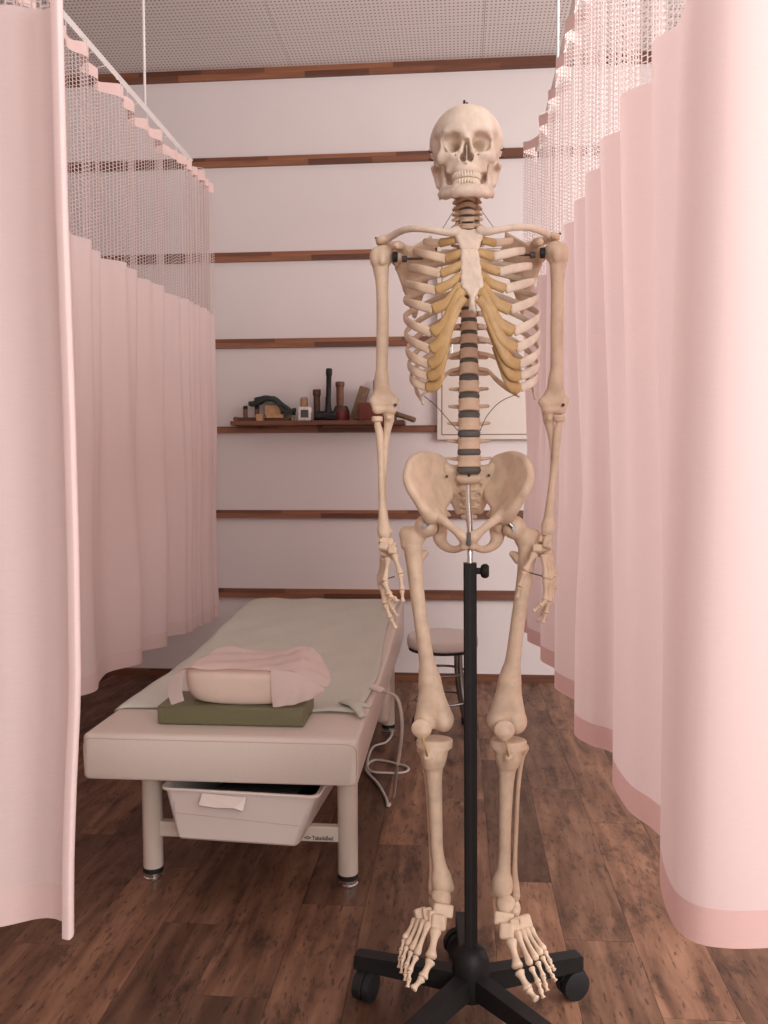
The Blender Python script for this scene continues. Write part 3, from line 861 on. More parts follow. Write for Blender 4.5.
lowr = [(cols[4] + .006, PY0 - .010, PZ + .002), (cols[5] - .01, PY0 - .008, PZ + .006), (cols[6] - .006, PY0 + .010, PZ + .010), (cols[7] - .022, PY0 + .045, PZ + .018)]
mdr = [(cols[4] + .002, PY0 - .009, PZ + .5*PH), (cols[5], PY0 - .006, PZ + .5*PH), (cols[6] + .002, PY0 + .014, PZ + .5*PH - .004), (cols[7] - .012, PY0 + .052, PZ + .026)]
top4 = [frnt[4], frnt[5], frnt[6], frnt[7]]
GF = surf([top4, mdr, lowr], 22, 14)
for i in range(22):
    for j in range(14):
        GF[j, i, 1] -= 0.004 * math.sin(0.8 * i) * j / 13
obj('tissue_flap', sheet(GF), 'paper', tis, True, pb)
GL = surf([[frnt[0], frnt[1]], [(cols[0] - .002, PY0 + .022, PZ + .030), (cols[1] - .004, PY0 + .004, PZ + .040)], [(cols[0] + .012, PY0 + .002, PZ - .002), (cols[1] + .004, PY0 - .004, PZ + .012)]], 10, 12)
obj('tissue_flap', sheet(GL), 'paper', tis, True, pb)
# storage bin on the bed's lower rails
bt = thing('storage_bin', 'white plastic storage bin on the rails under the bed', 'bin', (-0.55, 2.25, 0.1525)); btb = (-0.55, 2.25, 0.1525)
FY = 1.992
tl_, tr_ = aty(163, 789, FY)[0], aty(322, 795, FY)[0]
b0, b1 = aty(176, 836, FY)[0], aty(297, 846, FY)[0]
zt_, zb_ = aty(240, 791.5, FY)[2], 0.1525
DEP = 0.42
outer = [[(tl_ + 0.006, FY, zt_), (tr_ - 0.006, FY, zt_), (tr_ - 0.006, FY + DEP, zt_), (tl_ + 0.006, FY + DEP, zt_)],
         [(b0, FY + 0.018, zb_), (b1 + 0.012, FY + 0.018, zb_), (b1 + 0.012, FY + DEP - 0.02, zb_), (b0, FY + DEP - 0.02, zb_)]]
def rrect(x0, x1, y0, y1, z, r, n=5):
    out = []
    for cx, cy, a0 in ((x1 - r, y1 - r, 0), (x0 + r, y1 - r, 90), (x0 + r, y0 + r, 180), (x1 - r, y0 + r, 270)):
        for k in range(n):
            a = math.radians(a0 + 90 * k / (n - 1)); out.append((cx + r * math.cos(a), cy + r * math.sin(a), z))
    return out
bm_ = MB()
secs = [rrect(b0 + 0.006, b1 + 0.006, FY + 0.014, FY + DEP - 0.026, zb_, 0.012), rrect(b0, b1 + 0.012, FY + 0.008, FY + DEP - 0.02, zb_ + 0.006, 0.016),
        rrect(tl_ + 0.004, tr_ - 0.004, FY + 0.002, FY + DEP - 0.002, zt_ - 0.004, 0.018), rrect(tl_ - 0.004, tr_ + 0.004, FY - 0.006, FY + DEP + 0.006, zt_ - 0.005, 0.022),
        rrect(tl_ - 0.005, tr_ + 0.005, FY - 0.007, FY + DEP + 0.007, zt_ - 0.001, 0.023), rrect(tl_ - 0.003, tr_ + 0.003, FY - 0.005, FY + DEP + 0.005, zt_ + 0.002, 0.022),
        rrect(tl_ + 0.007, tr_ - 0.007, FY + 0.005, FY + DEP - 0.005, zt_, 0.016), rrect(b0 + 0.004, b1 + 0.008, FY + 0.022, FY + DEP - 0.024, zb_ + 0.004, 0.012)]
bt.rotation_euler = (0, 0, math.radians(-4.2)); bt.location.x += 0.011
obj('tub', bm_.loft(secs).out(), 'binp', bt, 'auto', btb)
def onface(px, py, off=0.0):
    # a point on the sloped front of the tub
    p = aty(px, py, FY)
    for _ in range(3):
        k = (zt_ - p[2]) / (zt_ - zb_); p = aty(px, py, FY + 0.010 * k - off)
    return p
hd = MB(); hv = []
for (px, py, o) in ((205, 794, 0.006), (250, 797, 0.006), (247, 811, 0.024), (238, 808, 0.026), (218, 808, 0.026), (202, 806, 0.024)):
    hv.append(onface(px, py, o))
hv2 = [p + np.array([0, 0.004, -0.004]) for p in hv]
hd.loft([hv, hv2])
obj('pull_handle', hd.out(), 'binp', bt, False, btb)
for pts in (((175, 814), (303, 824)), ((176, 803), (177, 824))):
    obj('groove', MB().tube([onface(x, y, 0.0006) for x, y in pts], 0.0008, 4).out(), 'binline', bt, False, btb)
dk = tag(obj('black_box', MB().rbox((tl_ + 0.125, FY + 0.03, zb_ + 0.007), (b1 - 0.004, FY + DEP - 0.05, zt_ - 0.012), 0.006, 2).rbox((tl_ + 0.122, FY + 0.027, zt_ - 0.018), (b1 - 0.001, FY + DEP - 0.047, zt_ - 0.006), 0.004, 2).out(), 'black', None, False, (-0.5, 2.2, 0.18)),
         'flat black lidded box lying inside the white bin', 'box')

dk.rotation_euler = (0, 0, math.radians(-4.2)); dk.location.x += 0.012
# plug, cord and adapter at the bed's right side
cn = on_top(377, 689, 0.012); fb = (cn[0], cn[1], 0.40)
cd_ = thing('power_cord', 'grey cord with a cream connector hanging from the bed to floor', 'cord', fb)
axis = np.array([0.8, -0.5, -0.12]); axis /= np.linalg.norm(axis)
obj('connector', MB().tube([cn - axis*0.020, cn - axis*0.018, cn + axis*0.018, cn + axis*0.022], [(0.009, 0.006), (0.013, 0.008), (0.013, 0.008), (0.008, 0.005)], 12).out(), 'vinyl', cd_, 'auto', fb)
e1 = cn + axis * 0.020
def fl_(px, py, z=0.006): return atz(px, py, z)
Yc = e1[1]
hang = [e1, aty(397, 698, Yc - 0.02), aty(402, 722, Yc - 0.04), aty(400, 750, Yc - 0.03), aty(396, 775, Yc + 0.0)]
flr = [fl_(393, 797), fl_(388, 806), fl_(386, 798), fl_(378, 784), fl_(366, 769), fl_(375, 760), fl_(398, 764), fl_(408, 768), fl_(405, 772), fl_(390, 773), fl_(368, 769, 0.009), fl_(372, 748), fl_(386, 742), fl_(392, 733), fl_(388, 722)]
obj('cable', MB().tube(spline(hang + flr, 150), [(0.0052, 0.0042)] * 150, 8).out(), 'cord', cd_, True, fb)
ap = np.array([-0.262, 2.97, 0.0])
ad = thing('adapter_box', 'rounded cream plastic box fixed beneath the right edge of the bed', 'box', (ap[0], ap[1], 0.17))
obj('shell', MB().rbox((-0.2805, 2.92, 0.172), (-0.236, 3.02, 0.3015), 0.018, 4).out(), 'vinyl', ad, 'auto', (ap[0], ap[1], 0.17))
obj('clip', MB().rbox((-0.276, 2.94, 0.275), (-0.246, 3.00, 0.3020), 0.003, 1).out(), 'bedleg', ad, False, (ap[0], ap[1], 0.17))

# ================================================================== stool
sy_ = 3.42; sc_ = atz(442.5, 634, 0.392); sx_, sy_ = sc_[0], sc_[1]
SR = 0.5 * (aty(478, 640, sy_)[0] - aty(407, 640, sy_)[0]); ST = 0.392
stl = thing('stool', 'low round stool with white padded seat beside the bed', 'stool', (sx_, sy_, 0)); sb_ = (sx_, sy_, 0)
obj('seat', MB().lathe((sx_, sy_, 0), [(SR*0.93, ST - 0.050), (SR*0.985, ST - 0.046), (SR, ST - 0.036), (SR, ST - 0.016), (SR*0.975, ST - 0.005), (SR*0.9, ST), (SR*0.3, ST + 0.002)], 40).out(), 'seat', stl, True, sb_)
obj('seat_rim', MB().lathe((sx_, sy_, 0), [(SR*0.90, ST - 0.060), (SR*0.96, ST - 0.059), (SR*0.96, ST - 0.049), (SR*0.90, ST - 0.049)], 40).out(), 'black', stl, True, sb_)
for k, a in enumerate((math.radians(232), math.radians(322), math.radians(52), math.radians(142))):
    c, s_ = math.cos(a), math.sin(a)
    lp = [(sx_ + c*SR*0.62, sy_ + s_*SR*0.62, ST - 0.055), (sx_ + c*SR*0.66, sy_ + s_*SR*0.66, 0.22), (sx_ + c*SR*0.80, sy_ + s_*SR*0.80, 0.12), (sx_ + c*SR*1.02, sy_ + s_*SR*1.02, 0.02)]
    lg_ = obj('leg', MB().tube(spline(lp, 18), 0.0095, 10).out(), 'steel', stl, True, sb_)
    obj('leg_tip', MB().cyl((sx_ + c*SR*1.00, sy_ + s_*SR*1.00, 0.030), (sx_ + c*SR*1.04, sy_ + s_*SR*1.04, 0.0), 0.0125, n=12).out(), 'tyre', lg_, True, sb_)
for z, rr in ((0.135, 0.77), (0.245, 0.65)):
    ringp = [(sx_ + math.cos(a)*SR*rr, sy_ + math.sin(a)*SR*rr, z) for a in np.linspace(0, 2*math.pi, 33)]
    obj('ring_brace', MB().tube(ringp, 0.005, 8).out(), 'steel', stl, True, sb_)

# ================================================================== wall cabinet
cx0, cz0, cz1 = aty(437, 440, WY)[0], 1.180, 2.105; cx1 = cx0 + 0.50; CD = 0.035
cb = thing('wall_cabinet', 'flat cream cabinet with framed door on the wall behind the skeleton', 'cabinet', (0.5*(cx0+cx1), WY - CD, cz0)); cbb = (0.5*(cx0+cx1), WY - CD, cz0)
obj('body', MB().rbox((cx0, WY - CD, cz0), (cx1, WY - 0.0005, cz1), 0.003, 1).out(), 'cabinet', cb, False, cbb)
obj('door_gap', MB().box((cx0 + 0.022, WY - CD - 0.0006, cz0 + 0.022), (cx1 - 0.022, WY - CD + 0.001, cz1 - 0.022)).out(), 'cabline', cb, False, cbb)
dr = obj('door', MB().rbox((cx0 + 0.026, WY - CD - 0.003, cz0 + 0.026), (cx1 - 0.026, WY - CD, cz1 - 0.026), 0.001, 1).out(), 'cabinet', cb, False, cbb)
hp = aty(450, 349, WY - CD)
obj('latch', MB().rbox((hp[0] - 0.014, WY - CD - 0.012, hp[2] - 0.036), (hp[0] + 0.014, WY - CD - 0.002, hp[2] + 0.036), 0.004, 2).rbox((hp[0] - 0.007, WY - CD - 0.018, hp[2] - 0.028), (hp[0] + 0.007, WY - CD - 0.010, hp[2] + 0.010), 0.003, 2).out(), 'steel', dr, False, cbb)

# ================================================================== shelf and its tools
SHZ, SHY0 = 1.272, WY - 0.138
sx0, sx1 = aty(230, 421, SHY0)[0], aty(404, 421, SHY0)[0]
shf = thing('wall_shelf', 'narrow dark wooden shelf on the batten, holding tools', 'shelf', (0.5*(sx0+sx1), WY - 0.0625, SHZ - 0.017)); shb = (0.5*(sx0+sx1), WY - 0.0625, SHZ - 0.017)
obj('board', MB().rbox((sx0, SHY0, SHZ - 0.020), (sx1, WY - 0.0005, SHZ), 0.002, 1).out(), 'stave', shf, False, shb)
for x in (sx0 + 0.12, 0.5*(sx0+sx1), sx1 - 0.12):
    obj('cleat', MB().box((x - 0.015, WY - 0.030, SHZ - 0.030), (x + 0.015, WY - 0.0225, SHZ - 0.017)).out(), 'wooddk', shf, False, shb)
IY = WY - 0.075
def sp(px, py, Y=IY): return aty(px, py, Y)
K = 1 / (FPX / IY)          # metres for one pixel at the shelf
def zz(py): return sp(300, py)[2]
ZS = SHZ
dzs = ZS - zz(420.5)
def item_x(px): return sp(px, 415)[0]
def ih(py): return zz(py) + dzs
# peg stand
it = thing('peg_stand', 'small dark wooden stand with two pegs on the shelf end', 'wooden tool', (item_x(248), IY, ZS)); ib = (item_x(248), IY, ZS)
obj('base', MB().rbox((item_x(235), IY - 0.02, ZS), (item_x(262), IY + 0.03, ih(416.5)), 0.003, 2).out(), 'wooddk', it, False, ib)
obj('scroll_end', MB().tube([(item_x(236.5), IY - 0.022, ZS + 0.0115), (item_x(236.5), IY + 0.028, ZS + 0.0115)], 0.0115, 14).out(), 'woodmd', it, 'auto', ib)
for px in (245.5, 257.0):
    pg = obj('peg', MB().lathe((item_x(px), IY, 0), [(0.0105, ih(418)), (0.0105, ih(408)), (0.0100, ih(407.5))], 16).out(), 'woodmd', it, 'auto', ib)
    obj('peg_cap', MB().lathe((item_x(px), IY, 0), [(0.0112, ih(408)), (0.0112, ih(405.2)), (0.009, ih(404.8))], 16).out(), 'black', pg, 'auto', ib)
# wooden box with open ends
it = thing('wooden_block_set', 'light wooden block stack beneath the dark folded cloth', 'wooden block', (item_x(275), IY, ZS)); ib = (item_x(275), IY, ZS)
obj('block', MB().rbox((item_x(266), IY - 0.03, ih(414)), (item_x(282), IY + 0.035, ih(404.5)), 0.002, 1).out(), 'woodlt', it, False, ib)
obj('bar', MB().rbox((item_x(267.5), IY - 0.038, ih(417.6)), (item_x(284.5), IY + 0.035, ih(413.9)), 0.002, 1).out(), 'woodlt', it, False, ib)
obj('foot', MB().rbox((item_x(265), IY - 0.03, ZS), (item_x(290), IY + 0.03, ih(417.5)), 0.002, 1).out(), 'wooddk', it, False, ib)
it = tag(obj('wooden_cross_block', MB().rbox((item_x(258.5), IY - 0.055, ZS), (item_x(264.6), IY - 0.024, ih(413.5)), 0.002, 1).rbox((item_x(256), IY - 0.052, ih(417)), (item_x(264.8), IY - 0.028, ih(414.8)), 0.001, 1).out(), 'woodlt', None, False, (item_x(261), IY - 0.04, ZS)), 'small pale wooden notched block in front of the peg stand', 'wooden block')
it = tag(obj('wooden_stub', MB().lathe((0, 0, 0), [(0.0085, 0.0), (0.0095, 0.002), (0.0095, ih(415) - ZS - 0.002), (0.0085, ih(415) - ZS)], 16).out(), 'woodlt', None, 'auto'), 'short round light wooden stub left of the white timer', 'wooden block'); it.location = (item_x(292.8), IY, ZS)
# folded dark cloth
prof = [(251, 403.5), (254, 404.3), (258, 403.2), (263, 400.2), (268, 398.6), (274, 399.6), (279, 403.0), (283, 408.0), (286, 411.0), (290, 412.3), (294, 410.8)]
G = []
for k, (dy) in enumerate(np.linspace(-0.05, 0.05, 9)):
    row = []
    for px, py in spline(prof, 30):
        row.append((item_x(px) + 0.004 * math.sin(3 * k), IY + dy, ih(py) + 0.010 + 0.010 * (k / 8) + 0.003 * math.sin(2.0 * k + px * 0.3)))
    G.append(row)
G = np.array(G); a, f = sheet(G); nv = len(a); 
lo_ = np.array(a) - np.array([0, 0, 0.018])
nzr, ntr = G.shape[:2]
rim = [i for i in range(ntr)] + [j*ntr + ntr - 1 for j in range(1, nzr)] + [(nzr-1)*ntr + i for i in range(ntr - 2, -1, -1)] + [j*ntr for j in range(nzr - 2, 0, -1)]
ff = f + [[q + nv for q in r[::-1]] for r in f] + [[rim[k], rim[k-1], rim[k-1] + nv, rim[k] + nv] for k in range(len(rim))]
dc = thing('folded_cloth', 'dark grey-green folded cloth draped over the wooden blocks', 'cloth', (item_x(272), IY, ih(405))); dcb = (item_x(272), IY, ih(405))
obj('lower_layer', (np.vstack([a, lo_]), ff), 'darkcloth', dc, True, dcb)
prof2 = [(256, 398.3), (260, 396.6), (267, 395.4), (273, 396.8), (279, 399.8), (284, 403.5), (289, 407.5), (293.5, 410.2)]
G2 = []
for k, dy in enumerate(np.linspace(-0.035, 0.055, 8)):
    G2.append([(item_x(px), IY + dy, ih(py) + 0.002 + 0.002 * math.sin(1.7 * k + 0.4 * px)) for px, py in spline(prof2, 26)])
G2 = np.array(G2); a, f = sheet(G2); nv = len(a); nzr, ntr = G2.shape[:2]
rim = [i for i in range(ntr)] + [j*ntr + ntr - 1 for j in range(1, nzr)] + [(nzr-1)*ntr + i for i in range(ntr - 2, -1, -1)] + [j*ntr for j in range(nzr - 2, 0, -1)]
ff = f + [[q + nv for q in r[::-1]] for r in f] + [[rim[k], rim[k-1], rim[k-1] + nv, rim[k] + nv] for k in range(len(rim))]
obj('upper_layer', (np.vstack([a, np.array(a) - np.array([0, 0, 0.020])]), ff), 'darkcloth', dc, True, dcb)
# timer
tx0_, tx1_ = item_x(299.3), item_x(313.0); TYf = IY - 0.045; th0 = tx1_ - tx0_
it = thing('timer', 'white square timer with grey screen on the shelf', 'timer', (0.5*(tx0_+tx1_), TYf, ZS)); ib = (0.5*(tx0_+tx1_), TYf, ZS)
sh_ = obj('shell', MB().rbox((tx0_, TYf, ZS), (tx1_, TYf + 0.016, ZS + th0), 0.006, 3).out(), 'timer', it, 'auto', ib)
m_ = 0.5 * th0; cxm = 0.5 * (tx0_ + tx1_)
obj('screen', MB().box((cxm - 0.0185, TYf - 0.0010, ZS + m_ - 0.0185), (cxm + 0.0185, TYf + 0.002, ZS + m_ + 0.0185)).out(), 'lcd', it, False, ib)
for dx, dz, w, h in ((0, 0.026, 0.005, 0.0018), (0, -0.026, 0.005, 0.0018), (0.027, 0, 0.0018, 0.005), (-0.027, 0, 0.0018, 0.005)):
    obj('button', MB().box((cxm + dx - w, TYf - 0.0012, ZS + m_ + dz - h), (cxm + dx + w, TYf + 0.002, ZS + m_ + dz + h)).out(), 'seam', it, False, ib)
def turned(name, label, px, ptop, r, prof, m, Y=IY, cat='wooden tool', cap=None):
    h = ih(ptop) - ZS
    it = thing(name, label, cat, (item_x(px), Y, ZS)); ib = (item_x(px), Y, ZS)
    obj('shaft', MB().lathe(ib, [(r * a, h * b_) for a, b_ in prof], 20).out(), m, it, 'auto', ib)
    if cap: obj('rounded_end', MB().lathe(ib, [(r * 1.0, h * 0.985), (r * 0.9, h), (r * 0.5, h * 1.006)], 20).out(), cap, it, 'auto', ib)
    return it
turned('wooden_peg', 'light wooden dowel standing behind the white timer', 303.5, 396.2, 0.0178, [(0.95, 0), (1, 0.02), (1, 0.95)], 'woodlt', IY + 0.02, cap='woodlt')
turned('turned_handle', 'dark brown turned wooden cylinder right of the timer', 317, 389.0, 0.0200, [(0.92, 0), (0.92, 0.08), (0.82, 0.1), (0.80, 0.80), (1.0, 0.83), (1.0, 0.96), (0.95, 0.985)], 'wooddk', IY, cap='wooddk')
turned('thin_stick', 'thin brown stick leaning behind the black mallet', 325.8, 395.5, 0.0100, [(1, 0), (0.95, 0.5), (0.8, 0.97)], 'woodmd', IY + 0.045, cap='woodmd')
turned('dark_stick', 'dark stick standing on the shelf behind the arm bone', 374.0, 379.0, 0.0085, [(1, 0), (1, 0.5), (0.9, 0.97)], 'wooddk', IY + 0.048, cap='wooddk')
# black mallet, head down
it = thing('rubber_mallet', 'black mallet standing on its head, tallest tool on shelf', 'mallet', (item_x(329), IY - 0.040, ZS)); ib = (item_x(329), IY - 0.040, ZS)
hx0, hx1 = item_x(315.8), item_x(337.5); hr = (ih(411) - ZS) / 2
obj('head', MB().tube([(hx0, ib[1], ZS + hr), (hx0 + 0.004, ib[1], ZS + hr), (0.5*(hx0+hx1) - 0.01, ib[1], ZS + hr), (hx1 - 0.004, ib[1], ZS + hr), (hx1, ib[1], ZS + hr)], [(hr*0.85, hr*0.85), (hr, hr), (hr*1.0, hr*1.0), (hr, hr), (hr*0.85, hr*0.85)], 20).out(), 'tyre', it, 'auto', ib)
hb = (item_x(329.3), ib[1], ZS + hr); ht = (item_x(330.6), ib[1], ih(369))
hbv, htv = np.array(hb), np.array(ht)
obj('handle', MB().tube([hbv + (htv - hbv) * t for t in (0, 0.18, 0.3, 0.55, 0.84, 0.86, 0.97, 1.0)], [0.020, 0.0145, 0.0115, 0.0120, 0.0125, 0.0152, 0.0155, 0.012], 16).out(), 'black', it, 'auto', ib)
# red headed hammer, head down
it = thing('red_mallet', 'brown-handled mallet with red and black head standing on shelf', 'mallet', (item_x(340), IY + 0.028, ZS)); ib = (item_x(340), IY + 0.028, ZS)
r_ = 0.5 * (item_x(348.8) - item_x(332.2)); h0 = ih(405) - ZS
obj('head', MB().lathe((item_x(340.5), IY + 0.028, ZS), [(r_*0.95, 0), (r_, 0.003), (r_, h0*0.55), (r_*0.97, h0*0.6)], 24).out(), 'redpaint', it, 'auto', ib)
obj('head_band', MB().lathe((item_x(340.5), IY + 0.028, ZS), [(r_*0.99, h0*0.56), (r_*1.0, h0*0.62), (r_*0.72, h0*0.98), (r_*0.5, h0)], 24).out(), 'wooddk', it, 'auto', ib)
obj('handle', MB().lathe((item_x(339.3), IY + 0.028, ZS), [(0.016, h0*0.95), (0.0175, h0*1.2), (0.0185, (ih(386)-ZS)), (0.0225, ih(385)-ZS), (0.0225, ih(381.6)-ZS), (0.019, ih(381)-ZS)], 20).out(), 'woodmd', it, 'auto', ib)
# leaning weathered block
lb0, lb1 = (item_x(353.5), ZS), (item_x(364), ih(388.5))
ang = math.atan2(lb1[0] - lb0[0], lb1[1] - lb0[1]); Lb = math.hypot(lb1[0] - lb0[0], lb1[1] - lb0[1])
it = tag(obj('wooden_block', MB().rbox((-0.0235, -0.022, 0.0), (0.0235, 0.022, Lb), 0.004, 2).rbox((-0.022, -0.0205, Lb * 0.2), (0.0245, 0.0205, Lb * 0.8), 0.004, 2).out(), 'woodold', None, 'auto'), 'weathered wooden block leaning to the right on the shelf', 'wooden block')
it.location = (lb0[0] + 0.004, IY + 0.02, ZS + 0.008); it.rotation_euler = (0, ang, 0)
# brick-red mallet with its handle sloping down to the right
it = thing('wooden_mallet', 'brick-red headed mallet with pale handle sloping right behind arm bone', 'mallet', (item_x(378), IY - 0.03, ZS)); ib = (item_x(378), IY - 0.03, ZS)
obj('head', MB().rbox((item_x(360), IY - 0.055, ZS), (item_x(397), IY - 0.005, ih(403)), 0.005, 2).out(), 'brick', it, 'auto', ib)
hs, he = np.array((item_x(394), IY - 0.03, ih(413.5))), np.array((item_x(415.5), IY - 0.075, ih(421)))
obj('handle', MB().tube([hs, hs + (he - hs)*0.5, he - (he-hs)*0.03, he], [(0.0135, 0.0125), (0.0135, 0.0125), (0.0145, 0.0135), (0.012, 0.011)], 14).out(), 'woodold', it, 'auto', ib)

# ================================================================== rolling stand
YS = 1.65
SY = 1.617
hubp = aty(471.0, 960, SY); HX = hubp[0]
stb = (HX, SY, 0)
std = thing('rolling_stand', 'black five-legged rolling stand carrying the skeleton', 'stand', stb)
ztp = aty(470, 563, SY)[2]
obj('hub', MB().lathe((HX, SY, 0), [(0.020, 0.040), (0.030, 0.043), (0.034, 0.056), (0.0355, 0.100), (0.034, 0.118), (0.027, 0.133), (0.017, 0.141)], 28).out(), 'black', std, True, stb)
HXT = aty(470.0, 563, SY)[0]
def prect(cx, z, r=0.0122, c=0.003): return [(cx + dx * r - dx * ex, SY + dy * r - dy * ey, z) for dx, dy, ex, ey in ((1, -1, 0, c), (1, 1, 0, c), (1, 1, c, 0), (-1, 1, c, 0), (-1, 1, 0, c), (-1, -1, 0, c), (-1, -1, c, 0), (1, -1, c, 0))]
pole = obj('pole', MB().loft([prect(HX, 0.115), prect(HXT, ztp)]).out(), 'blackmetal', std, False, stb)
obj('groove', MB().loft([[(HX - .002, SY - .0128, .14), (HX + .002, SY - .0128, .14), (HX + .002, SY - .012, .14), (HX - .002, SY - .012, .14)], [(HXT - .002, SY - .0128, ztp - .01), (HXT + .002, SY - .0128, ztp - .01), (HXT + .002, SY - .012, ztp - .01), (HXT - .002, SY - .012, ztp - .01)]]).out(), 'tyre', pole, False, stb)
kz = aty(482, 571, SY)[2]; kx = aty(482, 571, SY)[0]
obj('clamp_knob', MB().lathe((HXT + 0.011, SY, kz), [(0.006, 0.0), (0.006, 0.008), (0.011, 0.010), (0.0135, 0.014), (0.0135, 0.020), (0.010, 0.024)], 20, 'x').out(), 'black', std, 'auto', stb)
zr1 = aty(468, 486, SY)[2]
rodp = spline([(HXT, SY, ztp - 0.02), (HXT, SY + 0.004, ztp + 0.03), (HXT - 0.0005, SY + 0.016, 0.5*(ztp+zr1)), (HXT - 0.003, SY + 0.026, zr1 - 0.03), (HXT - 0.004, SY + 0.034, zr1 + 0.002)], 30)
obj('chrome_rod', MB().tube(rodp, 0.0052, 14).out(), 'chrome', std, True, stb)
AR = 0.234
for k in range(5):
    a = math.radians(94 + 72 * k); c, s_ = math.cos(a), math.sin(a)
    def Q(r, w, z): return (HX + c*r - s_*w, SY + s_*r + c*w, z)
    rings = []
    for r, w, z0, z1 in ((0.020, 0.016, 0.052, 0.092), (0.06, 0.0155, 0.053, 0.091), (AR - 0.004, 0.0140, 0.058, 0.087), (AR, 0.0130, 0.059, 0.085)):
        rings.append([Q(r, -w, z0), Q(r, w, z0), Q(r, w, z1), Q(r, -w, z1)])
    leg = obj('base_arm', MB().loft(rings).out(), 'blackmetal', std, False, stb)
    if k == 3:
        pass
    # twin-wheel caster under the arm end
    rr = AR - 0.026; sw = math.radians(200 + 47 * k); wx, wy = math.cos(sw), math.sin(sw)
    cc = np.array(Q(rr, 0, 0.0)); cs = obj('caster', MB().cyl(cc + np.array([0, 0, 0.045]), cc + np.array([0, 0, 0.066]), 0.0055, n=10).out(), 'steel', std, True, stb)
    wc = cc + np.array([wx, wy, 0]) * 0.010
    axl = np.array([-wy, wx, 0])
    for sd in (-1, 1):
        p0 = wc + axl * sd * 0.004 + np.array([0, 0, 0.0288]); p1 = wc + axl * sd * 0.019 + np.array([0, 0, 0.0288])
        obj('wheel', MB().tube([p0, p0 + (p1-p0)*0.08, p0 + (p1-p0)*0.85, p1], [0.025, 0.0286, 0.0286, 0.022], 24).out(), 'tyre', cs, 'auto', stb)
    hood = MB(); hr_ = []
    for w in (-0.0038, 0.0038):
        hr_.append([wc + axl*w + np.array([wx*math.cos(t)*0.0320, wy*math.cos(t)*0.0320, 0.0288 + 0.0320*math.sin(t)]) for t in np.linspace(-0.2, math.pi*0.9, 14)])
    obj('caster_hood', hood.loft(hr_, closed=True).out(), 'black', cs, False, stb)
a = math.radians(94 + 72 * 3)
pl_c = np.array([HX + math.cos(a)*0.085, SY + math.sin(a)*0.085, 0.0900])
ca, sa = math.cos(a), math.sin(a)
obj('maker_plate', MB().add([pl_c + np.array([ca*dx - sa*dy, sa*dx + ca*dy, -0.0001*0 - dx*0.018]) for dx, dy in ((-0.02, -0.008), (0.02, -0.008), (0.02, 0.008), (-0.02, 0.008))], [[0, 1, 2, 3]]).out(), 'brass', std, False, stb)

# ================================================================== the skeleton
def P(px, py, dy=0.0): return aty(px, py, YS + dy)
skb = (HX, YS, 0)
SK = thing('skeleton', 'life-size ivory anatomical skeleton model hanging on the black stand', 'skeleton', skb)
SK.name = 'anatomical_skeleton'
def bone(name, s, res=0.0022, m='bone', parent=None, mirror=False):
    return obj(name, s.mesh(res, mirror), m, parent or SK, True, skb)
def place(vf, o):
    v, f = vf; return v + np.asarray(o, float), f
def face_fit(v):
    v = np.array(v, float).reshape(-1, 3); v[:, 0] *= 0.925
    v[:, 2] = np.interp(v[:, 2], [-.130, -.107, -.068, -.034, .001, .022, .0995, .12], [-.1340, -.1110, -.078, -.0515, -.0145, .0035, .0690, .088]); return v
def skull_place(vf): return face_fit(vf[0]) + SO, vf[1]

# ---- skull (local frame: x right, y away from viewer, z up), centre at SO
SO = np.array([aty(466.3, 141, YS)[0], YS + 0.002, 1.640])
s = SDF()
s.ell((0, 0.012, 0.033), (0.0685, 0.088, 0.0665), 0.01)
s.ell((0, -0.030, 0.040), (0.056, 0.048, 0.050), 0.02)
s.ell((0.030, 0.020, 0.030), (0.040, 0.062, 0.052), 0.02)
s.ell((0, 0.030, -0.020), (0.047, 0.050, 0.024), 0.015)
s.ell((0.022, -0.018, -0.036), (0.012, 0.016, 0.022), 0.010)
s.ell((0, 0.000, -0.030), (0.030, 0.030, 0.020), 0.010)
s.cone((0.008, -0.0745, 0.0215), (0.038, -0.0660, 0.0245), 0.0065, 0.0055, 0.012)      # brow
s.cone((0.038, -0.0660, 0.0235), (0.0485, -0.0535, 0.010), 0.0055, 0.0050, 0.006)      # outer rim
s.cone((0.0485, -0.0535, 0.010), (0.0470, -0.0535, -0.013), 0.0050, 0.0075, 0.006)
s.ell((0, -0.050, -0.022), (0.034, 0.026, 0.036), 0.010)                                # maxilla
s.ell((0, -0.0535, -0.048), (0.0265, 0.0255, 0.0145), 0.008)                             # alveolar arch
s.cone((0.028, -0.0660, -0.018), (0.0480, -0.0540, -0.0185), 0.0085, 0.0100, 0.008)    # cheek bone
s.cone((0.0480, -0.0540, -0.0200), (0.0605, -0.0300, -0.0225), 0.0090, 0.0055, 0.006)
s.cone((0.0605, -0.0300, -0.0225), (0.0650, -0.0050, -0.0205), 0.0052, 0.0045, 0.004)
s.cone((0.0650, -0.0050, -0.0205), (0.0615, 0.0140, -0.0170), 0.0045, 0.0060, 0.006)
s.cone((0.030, -0.055, -0.022), (0.034, -0.050, -0.042), 0.009, 0.006, 0.008)
s.cone((0.0, -0.0740, 0.0165), (0.0, -0.0855, -0.004), 0.0065, 0.0050, 0.008)           # nasal bones
s.cone((0.0060, -0.0715, 0.014), (0.0135, -0.0690, -0.026), 0.0045, 0.0050, 0.006)
s.cone((0.0, -0.0755, -0.034), (0.0, -0.0790, -0.0365), 0.0050, 0.0030, 0.006)           # nasal spine
s.cone((0.0530, 0.018, -0.020), (0.0530, 0.0130, -0.0500), 0.0150, 0.0080, 0.010)       # mastoid
